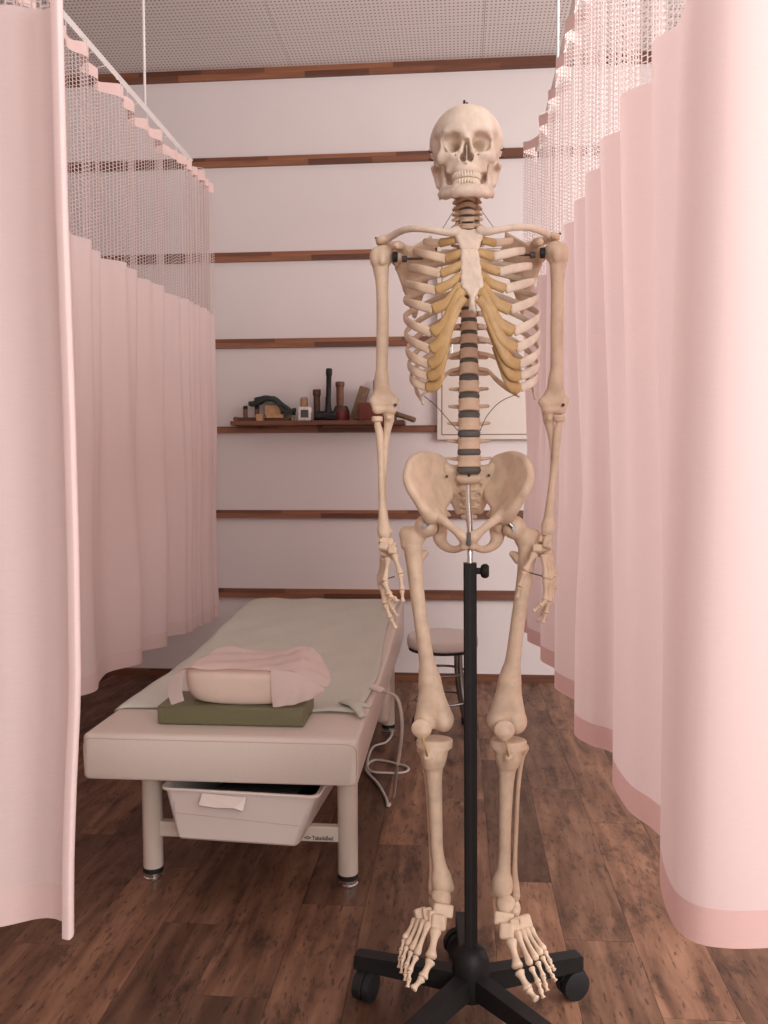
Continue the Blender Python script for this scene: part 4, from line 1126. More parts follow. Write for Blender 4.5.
# hollows
s.ell((0.0660, -0.0420, 0.000), (0.0165, 0.0170, 0.026), 0.012, -1)                      # temple
s.ell((0.0480, -0.0240, -0.028), (0.0130, 0.0230, 0.024), 0.006, -1)                     # behind the cheek
s.cone((0.0290, -0.0900, 0.0010), (0.0280, -0.0640, 0.0010), 0.0205, 0.0160, 0.004, -1)
s.box((0.0290, -0.0700, 0.0025), (0.0160, 0.020, 0.0135), 0.008, 0.004, -1, Matrix.Rotation(math.radians(8), 3, 'Y'))
s.cone((0.0280, -0.0640, 0.0010), (0.0170, -0.0300, 0.0020), 0.0155, 0.0050, 0.004, -1)
s.cone((0.0062, -0.0950, -0.0250), (0.0050, -0.0500, -0.0250), 0.0082, 0.0070, 0.003, -1)
s.cone((0.0000, -0.0950, -0.0110), (0.0000, -0.0550, -0.0130), 0.0080, 0.0060, 0.004, -1)
s.cone((0.0000, -0.0980, -0.0010), (0.0000, -0.0580, -0.0040), 0.0052, 0.0040, 0.004, -1)
s.ell((0.0165, -0.0750, -0.0160), (0.0016, 0.006, 0.0016), 0.001, -1)                    # infraorbital pit
s.ell((0.0220, -0.0715, -0.0210), (0.0016, 0.007, 0.0016), 0.001, -1)
s.ell((0.0000, 0.0180, -0.0460), (0.0150, 0.0170, 0.012), 0.004, -1)
s.box((0.0, -0.0600, -0.0190), (0.0009, 0.0140, 0.0160), 0.0008, 0.001)                  # septum
skull = obj('skull', skull_place(s.mesh(0.0014, True)), 'bone_pale', SK, True, skb)
# teeth
def teeth(zc, sgn, rx, ry, yc):
    mb = MB(); n = 14
    for i in range(n):
        t = (i - (n - 1) / 2) / ((n - 1) / 2)
        a = t * math.radians(80)
        x, y = rx * math.sin(a), yc - ry * math.cos(a)
        w = 0.0038 if abs(t) < 0.2 and sgn > 0 else 0.0033 if abs(t) < 0.5 else 0.0040
        nx, ny = math.sin(a) / rx, -math.cos(a) / ry; L = math.hypot(nx, ny); nx, ny = nx / L, ny / L
        rings = []
        for k, (z, g, th) in enumerate(((0.0085, 0.45, 0.0030), (0.0045, 0.74, 0.0038), (0.0, 1.0, 0.0040), (-0.0045, 1.0, 0.0028), (-0.0052, 0.85, 0.0018))):
            ring = []
            for q in range(8):
                b_ = 2 * math.pi * q / 8 + math.pi / 8
                u_, v_ = w * g * math.cos(b_) * 0.90, th * math.sin(b_)
                ring.append(SO + face_fit([x - ny * u_ + nx * v_, y + nx * u_ + ny * v_, zc + sgn * z])[0])
            rings.append(ring)
        mb.loft(rings)
    return mb.out()
obj('upper_teeth', teeth(-0.0625, 1, 0.0250, 0.0270, -0.0530), 'tooth', skull, True, skb)
# mandible
s = SDF()
low = [((0, -0.0795, -0.0985), 0.0085), ((0.0215, -0.0735, -0.0985), 0.0085), ((0.0400, -0.0450, -0.0925), 0.0075), ((0.0490, -0.0140, -0.0800), 0.0062)]
s.chain(low, 0.008)
upp = [((0, -0.0745, -0.0865), 0.0058), ((0.0180, -0.0700, -0.0865), 0.0060), ((0.0320, -0.0480, -0.0815), 0.0062), ((0.0410, -0.0240, -0.0720), 0.0058)]
s.chain(upp, 0.010)
for (a, ra), (b, rb) in zip(low, upp): s.cone(a, b, ra * 0.8, rb * 0.8, 0.008)
s.tri(low[1][0], low[2][0], upp[2][0], 0.006, 0.006, 0.005, 0.006)
s.tri(low[1][0], upp[1][0], upp[2][0], 0.006, 0.006, 0.005, 0.006)
s.tri(low[2][0], low[3][0], upp[3][0], 0.006, 0.005, 0.0045, 0.006)
s.tri(low[2][0], upp[2][0], upp[3][0], 0.006, 0.005, 0.0045, 0.006)
A, B, C_, D_, E_ = (0.0500, -0.0080, -0.0790), (0.0490, 0.0060, -0.0640), (0.0465, 0.0060, -0.0270), (0.0440, -0.0230, -0.0260), (0.0420, -0.0310, -0.0660)
s.tri(A, B, E_, 0.0045, 0.004, 0.004, 0.005); s.tri(B, C_, D_, 0.004, 0.004, 0.0032, 0.005); s.tri(B, D_, E_, 0.004, 0.0032, 0.004, 0.005)
s.cone((0.0500, -0.0040, -0.0790), (0.0525, -0.0000, -0.0840), 0.0055, 0.0028, 0.004)
s.cone((0.0420, 0.0060, -0.0230), (0.0500, 0.0060, -0.0230), 0.0046, 0.0046, 0.004)
s.ell((0.0455, -0.0060, -0.0240), (0.0100, 0.0075, 0.010), 0.004, -1)
s.ell((0, -0.0840, -0.0975), (0.018, 0.006, 0.0085), 0.012)
jaw = obj('mandible', skull_place(s.mesh(0.0015, True)), 'bone_pale', SK, True, skb)
obj('lower_teeth', teeth(-0.0735, -1, 0.0240, 0.0250, -0.0525), 'tooth', jaw, True, skb)
for sd in (-1, 1):
    for dz in (0.0045, -0.0095):
        c = SO + np.array([sd * 0.0665, -0.004, -0.012 + dz])
        obj('spring_hook', MB().tube([c - np.array([sd*0.006, 0, 0]), c + np.array([sd*0.0015, 0, 0.0005]), c + np.array([sd*0.002, -0.003, 0.003])], 0.0016, 7).out(), 'wire', skull, True, skb)
ht_ = SO + np.array([-0.004, -0.022, 0.0665])
obj('top_hook', MB().cyl(ht_, ht_ + np.array([0, 0, 0.0105]), 0.0022, n=10).cyl(ht_ + np.array([0.005, 0, -0.002]), ht_ + np.array([0.005, 0, 0.0065]), 0.0022, n=8).out(), 'black', skull, True, skb)

# ---- spine
LEV = [('c', 194), ('c', 199.5), ('c', 206), ('c', 212.5), ('c', 219), ('c', 226), ('c', 233.5),
       ('t', 242), ('t', 251), ('t', 260.5), ('t', 270.5), ('t', 281), ('t', 292), ('t', 303), ('t', 314.5), ('t', 327), ('t', 340), ('t', 354.5), ('t', 370),
       ('l', 387.3), ('l', 405.5), ('l', 424.5), ('l', 443.3), ('l', 461)]
def spdy(py): return float(np.interp(py, [190, 212, 236, 271, 314, 345, 370, 400, 424, 461, 480], [0.012, 0.004, 0.016, 0.046, 0.056, 0.050, 0.038, 0.020, 0.012, 0.014, 0.024]))
def spx(py): return float(np.interp(py, [190, 240, 310, 400, 470], [467, 467.8, 469, 469, 469]))
def vert_mesh(kind):
    s = SDF()
    if kind == 'l':
        s.ecyl((0, 0, 0), 0.0235, 0.0165, 0.0130, 0.003, 0.13)
        for d in (1,):
            s.cone((0.0130, 0.012, 0.004), (0.0135, 0.026, 0.004), 0.0050, 0.0050)
            s.cone((0.0150, 0.020, 0.003), (0.0400, 0.026, 0.006), 0.0050, 0.0032)
            s.cone((0.0135, 0.026, 0.012), (0.0135, 0.028, -0.013), 0.0048, 0.0048)
            s.cone((0.0135, 0.026, 0.003), (0.0, 0.036, 0.0), 0.0042, 0.0042)
        s.tri((0, 0.036, 0.006), (0, 0.036, -0.006), (0, 0.062, -0.006), 0.003, 0.003, 0.004)
        s.cone((0, 0.036, 0.0), (0, 0.062, -0.004), 0.005, 0.006)
    elif kind == 't':
        s.ecyl((0, 0, 0), 0.0175, 0.0150, 0.0105, 0.003, 0.12)
        s.cone((0.0095, 0.010, 0.003), (0.0110, 0.022, 0.003), 0.0045, 0.0045)
        s.cone((0.0110, 0.020, 0.003), (0.0310, 0.032, 0.007), 0.0048, 0.0050)
        s.cone((0.0100, 0.024, 0.009), (0.0100, 0.026, -0.009), 0.0042, 0.0042)
        s.cone((0.0110, 0.024, 0.002), (0.0, 0.032, 0.0), 0.0040, 0.0040)
        s.cone((0, 0.032, 0.0), (0, 0.060, -0.022), 0.0050, 0.0035)
    else:
        s.ecyl((0, 0, 0), 0.0125, 0.0095, 0.0062, 0.002, 0.10)
        s.cone((0.0090, 0.002, 0.002), (0.0240, 0.010, -0.002), 0.0042, 0.0042)
        s.cone((0.0200, 0.006, -0.001), (0.0225, 0.000, -0.003), 0.0034, 0.0030)
        s.cone((0.0165, 0.013, 0.006), (0.0165, 0.015, -0.006), 0.0050, 0.0050)
        s.cone((0.0165, 0.014, 0.0), (0.0, 0.027, -0.001), 0.0034, 0.0034)
        s.cone((0, 0.026, -0.001), (0, 0.042, -0.007), 0.0036, 0.0030)
    return s.mesh({'l': 0.0016, 't': 0.0015, 'c': 0.0012}[kind], True)
vm = {}
for k in 'clt':
    v, f = vert_mesh(k)
    me = bpy.data.meshes.new('vertebra_' + k); me.from_pydata(v.tolist(), [], f.tolist()); me.update()
    me.polygons.foreach_set('use_smooth', np.ones(len(me.polygons), dtype=bool)); me.materials.append(MT['bone_tan' if k != 'c' else 'bone_tan']); vm[k] = me
cen = [P(spx(py), py, spdy(py)) for k, py in LEV]
for i, (k, py) in enumerate(LEV):
    c = cen[i]
    up = cen[max(i - 1, 0)] - cen[min(i + 1, len(cen) - 1)]; up /= np.linalg.norm(up)
    gap = 0.5 * (np.linalg.norm(cen[max(i-1, 0)] - c) + np.linalg.norm(cen[min(i+1, len(cen)-1)] - c))
    if i in (0, len(cen) - 1): gap = np.linalg.norm(cen[1 if i == 0 else -2] - c)
    hh = {'l': 0.0130, 't': 0.0105, 'c': 0.0062}[k]
    fillr = {'l': 0.66, 't': 0.70, 'c': 0.74}[k]
    wsc = {'l': np.interp(py, [387, 461], [0.90, 1.03]), 't': np.interp(py, [242, 290, 370], [0.92, 0.86, 1.14]), 'c': np.interp(py, [190, 234], [0.95, 1.12])}[k]
    o = bpy.data.objects.new('vertebra', vm[k]); COL.objects.link(o); o.parent = SK
    o.location = tuple(c - np.array(skb))
    o.rotation_euler = (math.atan2(-up[1], up[2]), 0, 0)
    o.scale = (float(wsc), float(wsc), float(fillr * gap / 2 / hh))
    if i < len(cen) - 1:
        q = 0.5 * (c + cen[i + 1]); r = {'l': (0.0215, 0.0150), 't': (0.0160, 0.0136), 'c': (0.0108, 0.0085)}[k]
        g = np.linalg.norm(cen[i + 1] - c) * (0.18 if k != 'c' else 0.14)
        w2 = wsc * 1.02
        prof = [(0.90, -1), (0.99, -0.6), (1.02, 0), (0.99, 0.6), (0.90, 1)]
        rings = [[q + up * g * h + np.array([r[0]*w2*a*math.cos(t), r[1]*w2*a*math.sin(t), 0]) for t in np.linspace(0, 2*math.pi, 24, endpoint=False)] for a, h in prof]
        obj('disc', MB().loft(rings).out(), 'disc', SK, True, skb)
q = 0.5 * (cen[-1] + P(469, 477.5, 0.022)); q = P(469, 470, 0.016)
rings = [[q + np.array([0.0225*a*math.cos(t), 0.0160*a*math.sin(t), h]) for t in np.linspace(0, 2*math.pi, 24, endpoint=False)] for a, h in ((0.9, -0.0075), (1.02, 0), (0.9, 0.0075))]
obj('disc', MB().loft(rings).out(), 'disc', SK, True, skb)

# ---- rib cage
RIB = {  # level: (lateral px, py), (front end px, py), front depth   for image-left / image-right
  1: ((425, 243), (440, 243), (511, 242), (495, 243), -0.035),
  2: ((414, 252), (446, 259), (524, 251), (493, 257), -0.058),
  3: ((409, 267), (441, 274), (531, 266), (499, 272), -0.072),
  4: ((406, 283), (436, 291), (534, 281), (505.5, 289), -0.080),
  5: ((404.5, 300), (433, 309.5), (537, 297), (510.5, 310), -0.086),
  6: ((404.5, 317), (431.5, 333), (539, 314), (514, 332), -0.088),
  7: ((405.5, 333), (430.5, 350), (539, 330), (516, 349), -0.086),
  8: ((407, 349), (429, 365), (538.5, 347), (519, 365), -0.080),
  9: ((409, 363), (428, 377), (537.5, 362), (520, 376.5), -0.070),
  10: ((411.5, 375), (426, 387), (535.5, 374), (520, 388), -0.058),
  11: ((415, 384), (423, 404), (531, 383), (535, 399), -0.010),
  12: ((441, 379), (421, 396), (498, 381), (519, 397), 0.045)}
STE = {}  # cartilage paths to the breastbone
CART = {
 'L': {1: [(440, 243), (455, 240)], 2: [(446, 259), (463, 252)], 3: [(441, 274), (462, 264)], 4: [(436, 291), (451, 283), (461, 275)],
       5: [(433, 309.5), (448, 302), (461, 285)], 6: [(431.5, 333), (445, 323), (456, 300), (463, 290)], 7: [(430.5, 350), (442, 340), (453, 312), (464, 297)],
       8: [(429, 365), (439, 357), (448, 330), (457, 308)], 9: [(428, 377), (438, 371), (444, 348), (450, 326)], 10: [(426, 387), (437, 384), (441, 366), (446, 346)]},
 'R': {1: [(495, 243), (482, 240)], 2: [(493, 257), (477.5, 252)], 3: [(499, 272), (479, 264)], 4: [(505.5, 289), (491, 283), (481, 275)],
       5: [(510.5, 310), (495, 302), (482, 285)], 6: [(514, 332), (499, 323), (486, 300), (480, 290)], 7: [(516, 349), (502, 339), (489, 312), (479, 298)],
       8: [(519, 365), (507, 358), (494, 330), (485, 308)], 9: [(520, 376.5), (510, 373), (499, 348), (490, 326)], 10: [(520, 388), (511, 385), (503, 366), (496, 346)]}}
for n in range(1, 13):
    ll, lf, rl, rf, fd = RIB[n]
    tc_ = cen[6 + n]; py = LEV[6 + n][1]
    for side, sg, lat, frt in (('L', -1, ll, lf), ('R', 1, rl, rf)):
        h = tc_ + np.array([sg * 0.017, 0.008, 0.004])
        if n == 12:
            e = P(*frt, fd); pts = [h, h + np.array([sg*0.020, 0.022, -0.003]), P(*lat, 0.075), e]
        elif n == 1:
            L_ = P(*lat, 0.0); pts = [h, h + np.array([sg*0.028, 0.018, 0.004]), L_ + np.array([-sg*0.004, 0.022, 0.006]), L_ + np.array([0, -0.012, -0.001]), P(*frt, fd)]
        else:
            L_ = P(*lat, 0.0 if n < 11 else 0.02); hw = abs(L_[0] - tc_[0])
            b1_ = np.array([tc_[0] + sg * hw * 0.42, tc_[1] + 0.032, 0]); b2_ = np.array([tc_[0] + sg * hw * 0.84, 0.5 * (tc_[1] + L_[1]) + 0.034, 0])
            dz = h[2] - L_[2]
            b1_[2] = h[2] - 0.12 * dz + 0.002; b2_[2] = h[2] - 0.55 * dz
            e = P(*frt, fd)
            if n == 11: pts = [h, b1_, b2_, L_, e]
            else:
                mid = 0.42 * L_ + 0.58 * e; mid[0] += sg * 0.012; mid[1] -= 0.016
                pts = [h, b1_, b2_, L_, mid, e]
        sp_ = spline(pts, 34)
        big = {1: 0.85, 11: 0.8, 12: 0.72}.get(n, 1.0)
        rad = [(0.0028 * big, (0.0054 + 0.0030 * sstep(0.35, 0.95, i / 33)) * big) for i in range(34)]
        rad[0] = (0.0036, 0.0042)
        if n >= 11: rad = [(a_, b_ * (1 - 0.62 * sstep(0.8, 1.0, i / 33))) for i, (a_, b_) in enumerate(rad)]
        ro = obj('rib', MB().tube(sp_, rad, 10).out(), 'bone_pale' if sg > 0 and 2 <= n <= 10 else 'bone', SK, True, skb)  # ribs on image-right get paler bone: side light put into their colour
        if n in CART[side]:
            cp = CART[side][n]; k = len(cp)
            fdep = np.linspace(fd + 0.0, {1: -0.052, 2: -0.068, 3: -0.074, 4: -0.080, 5: -0.086, 6: -0.091, 7: -0.094}.get(n, fd - 0.014), k)
            w3 = [P(*cp[i], fdep[i] - (0.004 if 0 < i < k - 1 else 0.0)) for i in range(k)]
            if k == 2: w3 = [w3[0], 0.5 * (w3[0] + w3[1]) + np.array([0, -0.003, -0.001]), w3[1]]
            cs_ = spline(w3, 20)
            wide = {1: 0.0085, 2: 0.0088, 3: 0.0090, 4: 0.0092}.get(n, 0.0108)
            obj('costal_cartilage', MB().tube(cs_, [(0.0040, wide * (1.0 - 0.20 * (i / 19)))] * 1 + [(0.0040, wide * (1.0 - 0.20 * (i / 19))) for i in range(1, 20)], 12).out(), 'cart', ro, True, skb)
# breastbone
s = SDF()
s.tri(P(457, 232, -0.052), P(481, 232, -0.052), P(476, 248, -0.066), 0.0055, 0.0055, 0.0055)
s.tri(P(457, 232, -0.052), P(476, 248, -0.066), P(463, 248, -0.066), 0.0055, 0.0055, 0.0055)
s.cone(P(457, 231, -0.052), P(459, 238, -0.056), 0.0065, 0.006); s.cone(P(481, 231, -0.052), P(479, 238, -0.056), 0.0065, 0.006)
s.ell(P(469, 226.5, -0.05), (0.010, 0.012, 0.007), 0.004, -1)
bone('manubrium', s, 0.0015, 'bone_pale')
s = SDF()
s.tri(P(464, 252, -0.069), P(475.5, 252, -0.069), P(480, 284, -0.088), 0.0055, 0.0055, 0.0055)
s.tri(P(464, 252, -0.069), P(480, 284, -0.088), P(464, 284, -0.088), 0.0055, 0.0055, 0.0055)
s.tri(P(464, 284, -0.088), P(480, 284, -0.088), P(473, 297, -0.094), 0.0055, 0.0055, 0.005)
for (a_, b_) in ((463.0, 477), (462.5, 478.5), (462, 480.5)):
    pass
for i, y_ in enumerate((258, 268, 278, 287)):
    for x_ in (np.interp(y_, [252, 284, 297], [463, 462, 469]), np.interp(y_, [252, 284, 297], [476.5, 482, 477])):
        s.ell(P(x_, y_, -0.071 - 0.0006 * (y_ - 252)), 0.0030, 0.004)
bone('sternum_body', s, 0.0015, 'bone_pale')
s = SDF(); s.chain([(P(472.5, 297, -0.093), 0.0058), (P(472.5, 305, -0.091), 0.0048), (P(474.5, 311, -0.088), 0.0030)]); s.cone(P(472, 304, -0.091), P(470, 309, -0.089), 0.0040, 0.0028)
bone('xiphoid', s, 0.0013, 'bone_pale')

# ---- shoulder girdle and arms
ARM = {
 'L': dict(sg=-1, clav=[(456.5, 231.5, -0.056, .0095), (448, 232.3, -0.060, .0068), (430, 229.8, -0.056, .0060), (412, 228.5, -0.038, .0062), (400, 231.5, -0.012, .0065), (391, 236.5, 0.012, .0068), (385, 239.5, 0.026, .0058)],
   head=(381.5, 256), acro=(380.5, 242.5), cor=[(404, 252, .035), (401, 246, .012), (397, 245.5, -.012)], glen=(396.5, 258),
   hum=[(380, 258, .0170), (381, 270, .0150), (382.2, 288, .0118), (382.6, 330, .0118), (381.8, 365, .0112), (381.5, 385, .0118)],
   epi=[(373.5, 401), (394.5, 401)], tro=[(377, 409), (391.5, 409.5)],
   uln=[(388.5, 411, .030, .0115), (389, 420, .024, .0090), (386, 438, .022, .0068), (384, 465, .014, .0058), (384, 500, .002, .0050), (386.5, 524, -.006, .0054), (389.5, 532, -.010, .0050)],
   rad=[(377.2, 419, .016, .0098), (377.3, 424, .016, .0062), (379.5, 434, .014, .0078), (381, 460, .006, .0066), (382.2, 500, -.008, .0068), (383, 520, -.016, .0090), (384, 533, -.020, .0118)]),
 'R': dict(sg=1, clav=[(480.5, 231, -0.056, .0095), (489, 231.5, -0.060, .0068), (506, 228.5, -0.056, .0060), (525, 227.0, -0.038, .0062), (537, 229.5, -0.012, .0065), (545, 233.0, 0.012, .0068), (551, 236.5, 0.026, .0058)],
   head=(556.5, 252), acro=(555, 238.5), cor=[(533, 248, .035), (536, 242.5, .012), (540, 242.0, -.012)], glen=(541, 254),
   hum=[(558.5, 254, .0170), (558, 268, .0150), (557.3, 286, .0118), (556.8, 330, .0118), (556.5, 365, .0112), (555.5, 385, .0122)],
   epi=[(542.5, 402), (564.0, 401)], tro=[(546.5, 410), (560.5, 409.5)],
   uln=[(548.5, 413, .030, .0115), (548.5, 421, .024, .0090), (552, 438, .022, .0068), (553.5, 460, .014, .0058), (550.5, 495, .002, .0050), (547, 520, -.004, .0054), (545, 529, -.008, .0050)],
   rad=[(559.5, 419, .016, .0098), (559.0, 424, .016, .0062), (557, 434, .014, .0078), (555.5, 456, .006, .0066), (551.5, 490, -.006, .0068), (549, 515, -.014, .0090), (547.5, 530, -.018, .0118)])}
for sd, d in ARM.items():
    sg = d['sg']
    s = SDF(); s.chain([(P(x, y, z), r) for x, y, z, r in d['clav']], 0.006); bone('clavicle', s, 0.0018, 'bone_pale')
    # scapula
    gx, gy = d['glen']; G0 = P(gx, gy, 0.034); hx_, hy_ = d['head']
    mx_ = lambda off: 468.6 + sg * off
    sup, med, inf, ax_ = P(mx_(38), gy - 21, 0.078), P(mx_(33), gy - 2, 0.094), P(mx_(54), gy + 58, 0.090), P(mx_(71), gy + 10, 0.056); lat2 = P(mx_(63), gy + 32, 0.074)
    mid_ = P(mx_(50), gy + 12, 0.078); nk = P(mx_(66), gy - 3, 0.048)
    s = SDF(); s.ell(G0, (0.0085, 0.013, 0.0165), 0.006); s.cone(G0, nk, 0.011, 0.008, 0.008)
    s.tri(sup, med, mid_, 0.0022, 0.003, 0.002); s.tri(med, inf, mid_, 0.003, 0.004, 0.002); s.tri(inf, lat2, mid_, 0.004, 0.0045, 0.002); s.tri(lat2, ax_, mid_, 0.0045, 0.0045, 0.002)
    s.tri(ax_, nk, mid_, 0.0045, 0.006, 0.002); s.tri(nk, sup, mid_, 0.005, 0.0022, 0.002)
    ac = P(*d['acro'], 0.036)
    rt = P(mx_(36), gy - 6, 0.098); bs_ = P(mx_(62), gy - 8, 0.066); el = P(mx_(74), gy - 13, 0.084)
    s.tri(rt, bs_, el, 0.003, 0.004, 0.005); s.cone(el, ac, 0.0070, 0.0075, 0.006); s.tri(el, ac, ac + np.array([0, -0.016, -0.002]), 0.006, 0.0055, 0.005)
    s.cone(ac, ac + np.array([-sg*0.006, -0.018, 0.001]), 0.0065, 0.0055, 0.005)
    s.ell(ac + np.array([-sg*0.005, -0.010, 0.002]), (0.0135, 0.0140, 0.0062), 0.005)
    co = [P(x, y, z) for x, y, z in d['cor']]
    s.chain([(co[0], 0.0085), (co[1], 0.0080), (co[2], 0.0068)], 0.006)
    s.ell(P(hx_, hy_, 0.018), 0.0205, 0.003, -1)
    sc = bone('scapula', s, 0.0020, 'bone')
    obj('screw', MB().tube([ac + np.array([-sg*-0.004, -0.010, 0.004]), ac + np.array([sg*0.009, -0.013, 0.006])], 0.0022, 8).out(), 'wire', sc, True, skb)
    # humerus
    s = SDF(); hd_ = P(hx_ , hy_, 0.018); s.ell(hd_ + np.array([-sg*0.003, 0.002, 0.001]), (0.0190, 0.0200, 0.0195), 0.006)
    s.ell(hd_ + np.array([sg*0.010, -0.004, -0.003]), (0.0105, 0.0130, 0.0170), 0.006); s.ell(hd_ + np.array([-sg*0.003, -0.016, -0.008]), (0.0065, 0.006, 0.0120), 0.005)
    hp_ = [(P(x, y, 0.020 + 0.010 * (y - 255) / 130), r) for x, y, r in d['hum']]
    s.chain(hp_, 0.010)
    e0, e1_ = (P(*q_, 0.030) for q_ in d['epi']); t0, t1 = (P(*q_, 0.022) for q_ in d['tro'])
    s.tri(hp_[-1][0], e0, e1_, 0.0105, 0.0062, 0.0068, 0.010); s.cone(e0, e1_, 0.0065, 0.0072, 0.006)
    s.cone(t0, t1, 0.0085, 0.0092, 0.006); s.cone(e0, t0, 0.0065, 0.0080, 0.006); s.cone(e1_, t1, 0.0070, 0.0085, 0.006)
    s.ell(0.45 * t0 + 0.55 * t1 + np.array([0, -0.012, 0.009]), (0.0045, 0.0055, 0.0045), 0.004, -1)
    s.ell(0.5 * t0 + 0.5 * t1 + np.array([0, 0.0, -0.0105]), (0.0022, 0.012, 0.0045), 0.003, -1)
    bone('humerus', s, 0.0020, 'bone')
    # shoulder fittings
    cj = 0.5 * (G0 + hd_); cj = P(gx - sg * -0.0 + sg * 1.0, gy - 1, 0.002)
    sk_ = obj('shoulder_joint', MB().tube([cj + np.array([-sg*0.004, 0, 0]), cj + np.array([-sg*0.003, 0, 0]), cj + np.array([sg*0.005, 0, 0]), cj + np.array([sg*0.006, 0, 0])], [(0.007, 0.008), (0.0085, 0.0098), (0.0085, 0.0098), (0.006, 0.007)], 14).out(), 'black', SK, 'auto', skb)
    kb = P(468.6 + sg * 64.6, gy + 1, 0.004); ke = P(468.6 + sg * 46, gy + 0.5, 0.03)
    obj('thumbscrew', MB().tube([kb + np.array([sg*0.004, 0, 0]), kb, kb - np.array([sg*0.005, 0, 0]), kb - np.array([sg*0.006, 0, 0])], [0.0052, 0.0062, 0.0062, 0.0045], 12).tube([kb, ke], 0.0024, 8).out(), 'wire', SK, 'auto', skb)
    # forearm
    s = SDF(); u_ = [(P(x, y, z), r) for x, y, z, r in d['uln']]; s.chain(u_, 0.006)
    s.cone(u_[0][0] + np.array([0, 0.012, 0.012]), u_[0][0], 0.0095, 0.010, 0.006); s.cone(u_[1][0] + np.array([0, -0.012, 0.004]), u_[1][0], 0.0055, 0.0075, 0.006)
    bone('ulna', s, 0.0018, 'bone')
    s = SDF(); r_ = [(P(x, y, z), r) for x, y, z, r in d['rad']]; s.chain(r_[1:], 0.006); s.ecyl(r_[0][0], 0.0108, 0.0105, 0.0052, 0.002, 0.02)
    s.cone(r_[-1][0], r_[-1][0] + np.array([-sg * 0.006, -0.004, -0.006]), 0.0085, 0.0045, 0.005)
    bone('radius', s, 0.0018, 'bone')
    pe = P(d['epi'][1][0] - (1.0 if sg > 0 else -1.0), d['epi'][1][1] + 4, 0.012)
    obj('elbow_pin', MB().tube([pe, pe + np.array([0, -0.004, 0])], 0.0032, 10).out(), 'wire', SK, True, skb)

# small long bones -------------------------------------------------------
def lbone(name, a, b, r, m, parent, flat=1.0):
    a, b = np.asarray(a, float), np.asarray(b, float)
    prof = [(0.0, 0.45), (0.03, 0.92), (0.10, 1.12), (0.18, 1.00), (0.32, 0.72), (0.5, 0.62), (0.68, 0.68), (0.82, 0.92), (0.91, 1.08), (0.97, 0.90), (1.0, 0.42)]
    return obj(name, MB().tube([a + (b - a) * t for t, _ in prof], [(r * q, r * q * flat) for _, q in prof], 10).out(), m, parent, True, skb)
def lump(name, c, r, m, parent, seed):
    g = np.random.default_rng(seed); s = SDF(); c = np.asarray(c, float); r = np.asarray(r if hasattr(r, '__len__') else (r, r, r), float)
    R = Matrix.Rotation(float(g.uniform(-.35, .35)), 3, 'Y') @ Matrix.Rotation(float(g.uniform(-.3, .3)), 3, 'Z') @ Matrix.Rotation(-0.5, 3, 'X')
    s.box(c, r * 1.08, float(min(r)) * 0.42, 0.003, 1, R)
    q = g.normal(size=3); q /= np.linalg.norm(q); s.ell(c + q * r * 0.5, r * 0.62, 0.003)
    q = g.normal(size=3); q /= np.linalg.norm(q); s.ell(c + q * r * 1.15, r * 0.5, 0.003, -1)
    return obj(name, s.mesh(float(min(r)) / 4.5), m, parent, True, skb)

HAND = {
 'L': dict(carp=[(383.5, 540.5, -.024), (388.5, 542, -.014), (391.5, 546.5, -.006), (384, 547, -.030), (388.5, 549.5, -.020), (392.5, 551, -.030), (384.5, 553.5, -.010), (389, 554.5, -.002)],
   thumb=[(394, 554, -.034), (400.5, 574, -.044), (402, 590, -.048), (402.8, 602, -.050)],
   fing=[[(388.5, 557, -.030), (384.5, 582, -.040), (389.5, 595, -.050), (395, 599, -.053), (398.5, 601.5, -.054)],
         [(386.5, 558, -.018), (381, 584, -.024), (385, 604, -.030), (390.5, 618, -.030), (396, 628.5, -.028)],
         [(384.5, 557.5, -.006), (379.5, 582, -.006), (387, 599, -.010), (393, 610, -.010), (397.5, 616.5, -.010)],
         [(383, 556, .006), (379.5, 578, .010), (385, 592, .008), (390.5, 601, .006), (394.5, 607, .006)]], wire=[(394.5, 576.5, -.042), (381.5, 580.5, -.036)]),
 'R': dict(carp=[(547.5, 538.5, -.022), (542.5, 540, -.014), (540, 544.5, -.006), (547.5, 545, -.030), (542.5, 548.5, -.022), (537, 549, -.032), (547, 551.5, -.012), (543, 553, -.004)],
   thumb=[(535, 552.5, -.036), (524.5, 571, -.046), (519.5, 587, -.050), (517, 598, -.050)],
   fing=[[(543.5, 554, -.030), (546, 579, -.040), (545.5, 601, -.048), (539.5, 606, -.056), (533, 611.5, -.058)],
         [(546, 553, -.018), (550, 580, -.024), (548.5, 602, -.032), (545.5, 613.5, -.036), (542.5, 623, -.036)],
         [(548.5, 553, -.006), (553, 578, -.008), (551.5, 599, -.014), (543, 612, -.020), (537, 621.5, -.022)],
         [(550, 552, .006), (555, 573, .008), (554, 589, .002), (550, 601, -.004), (545, 608, -.006)]], wire=[(529, 572.5, -.046), (545.5, 577, -.040)])}
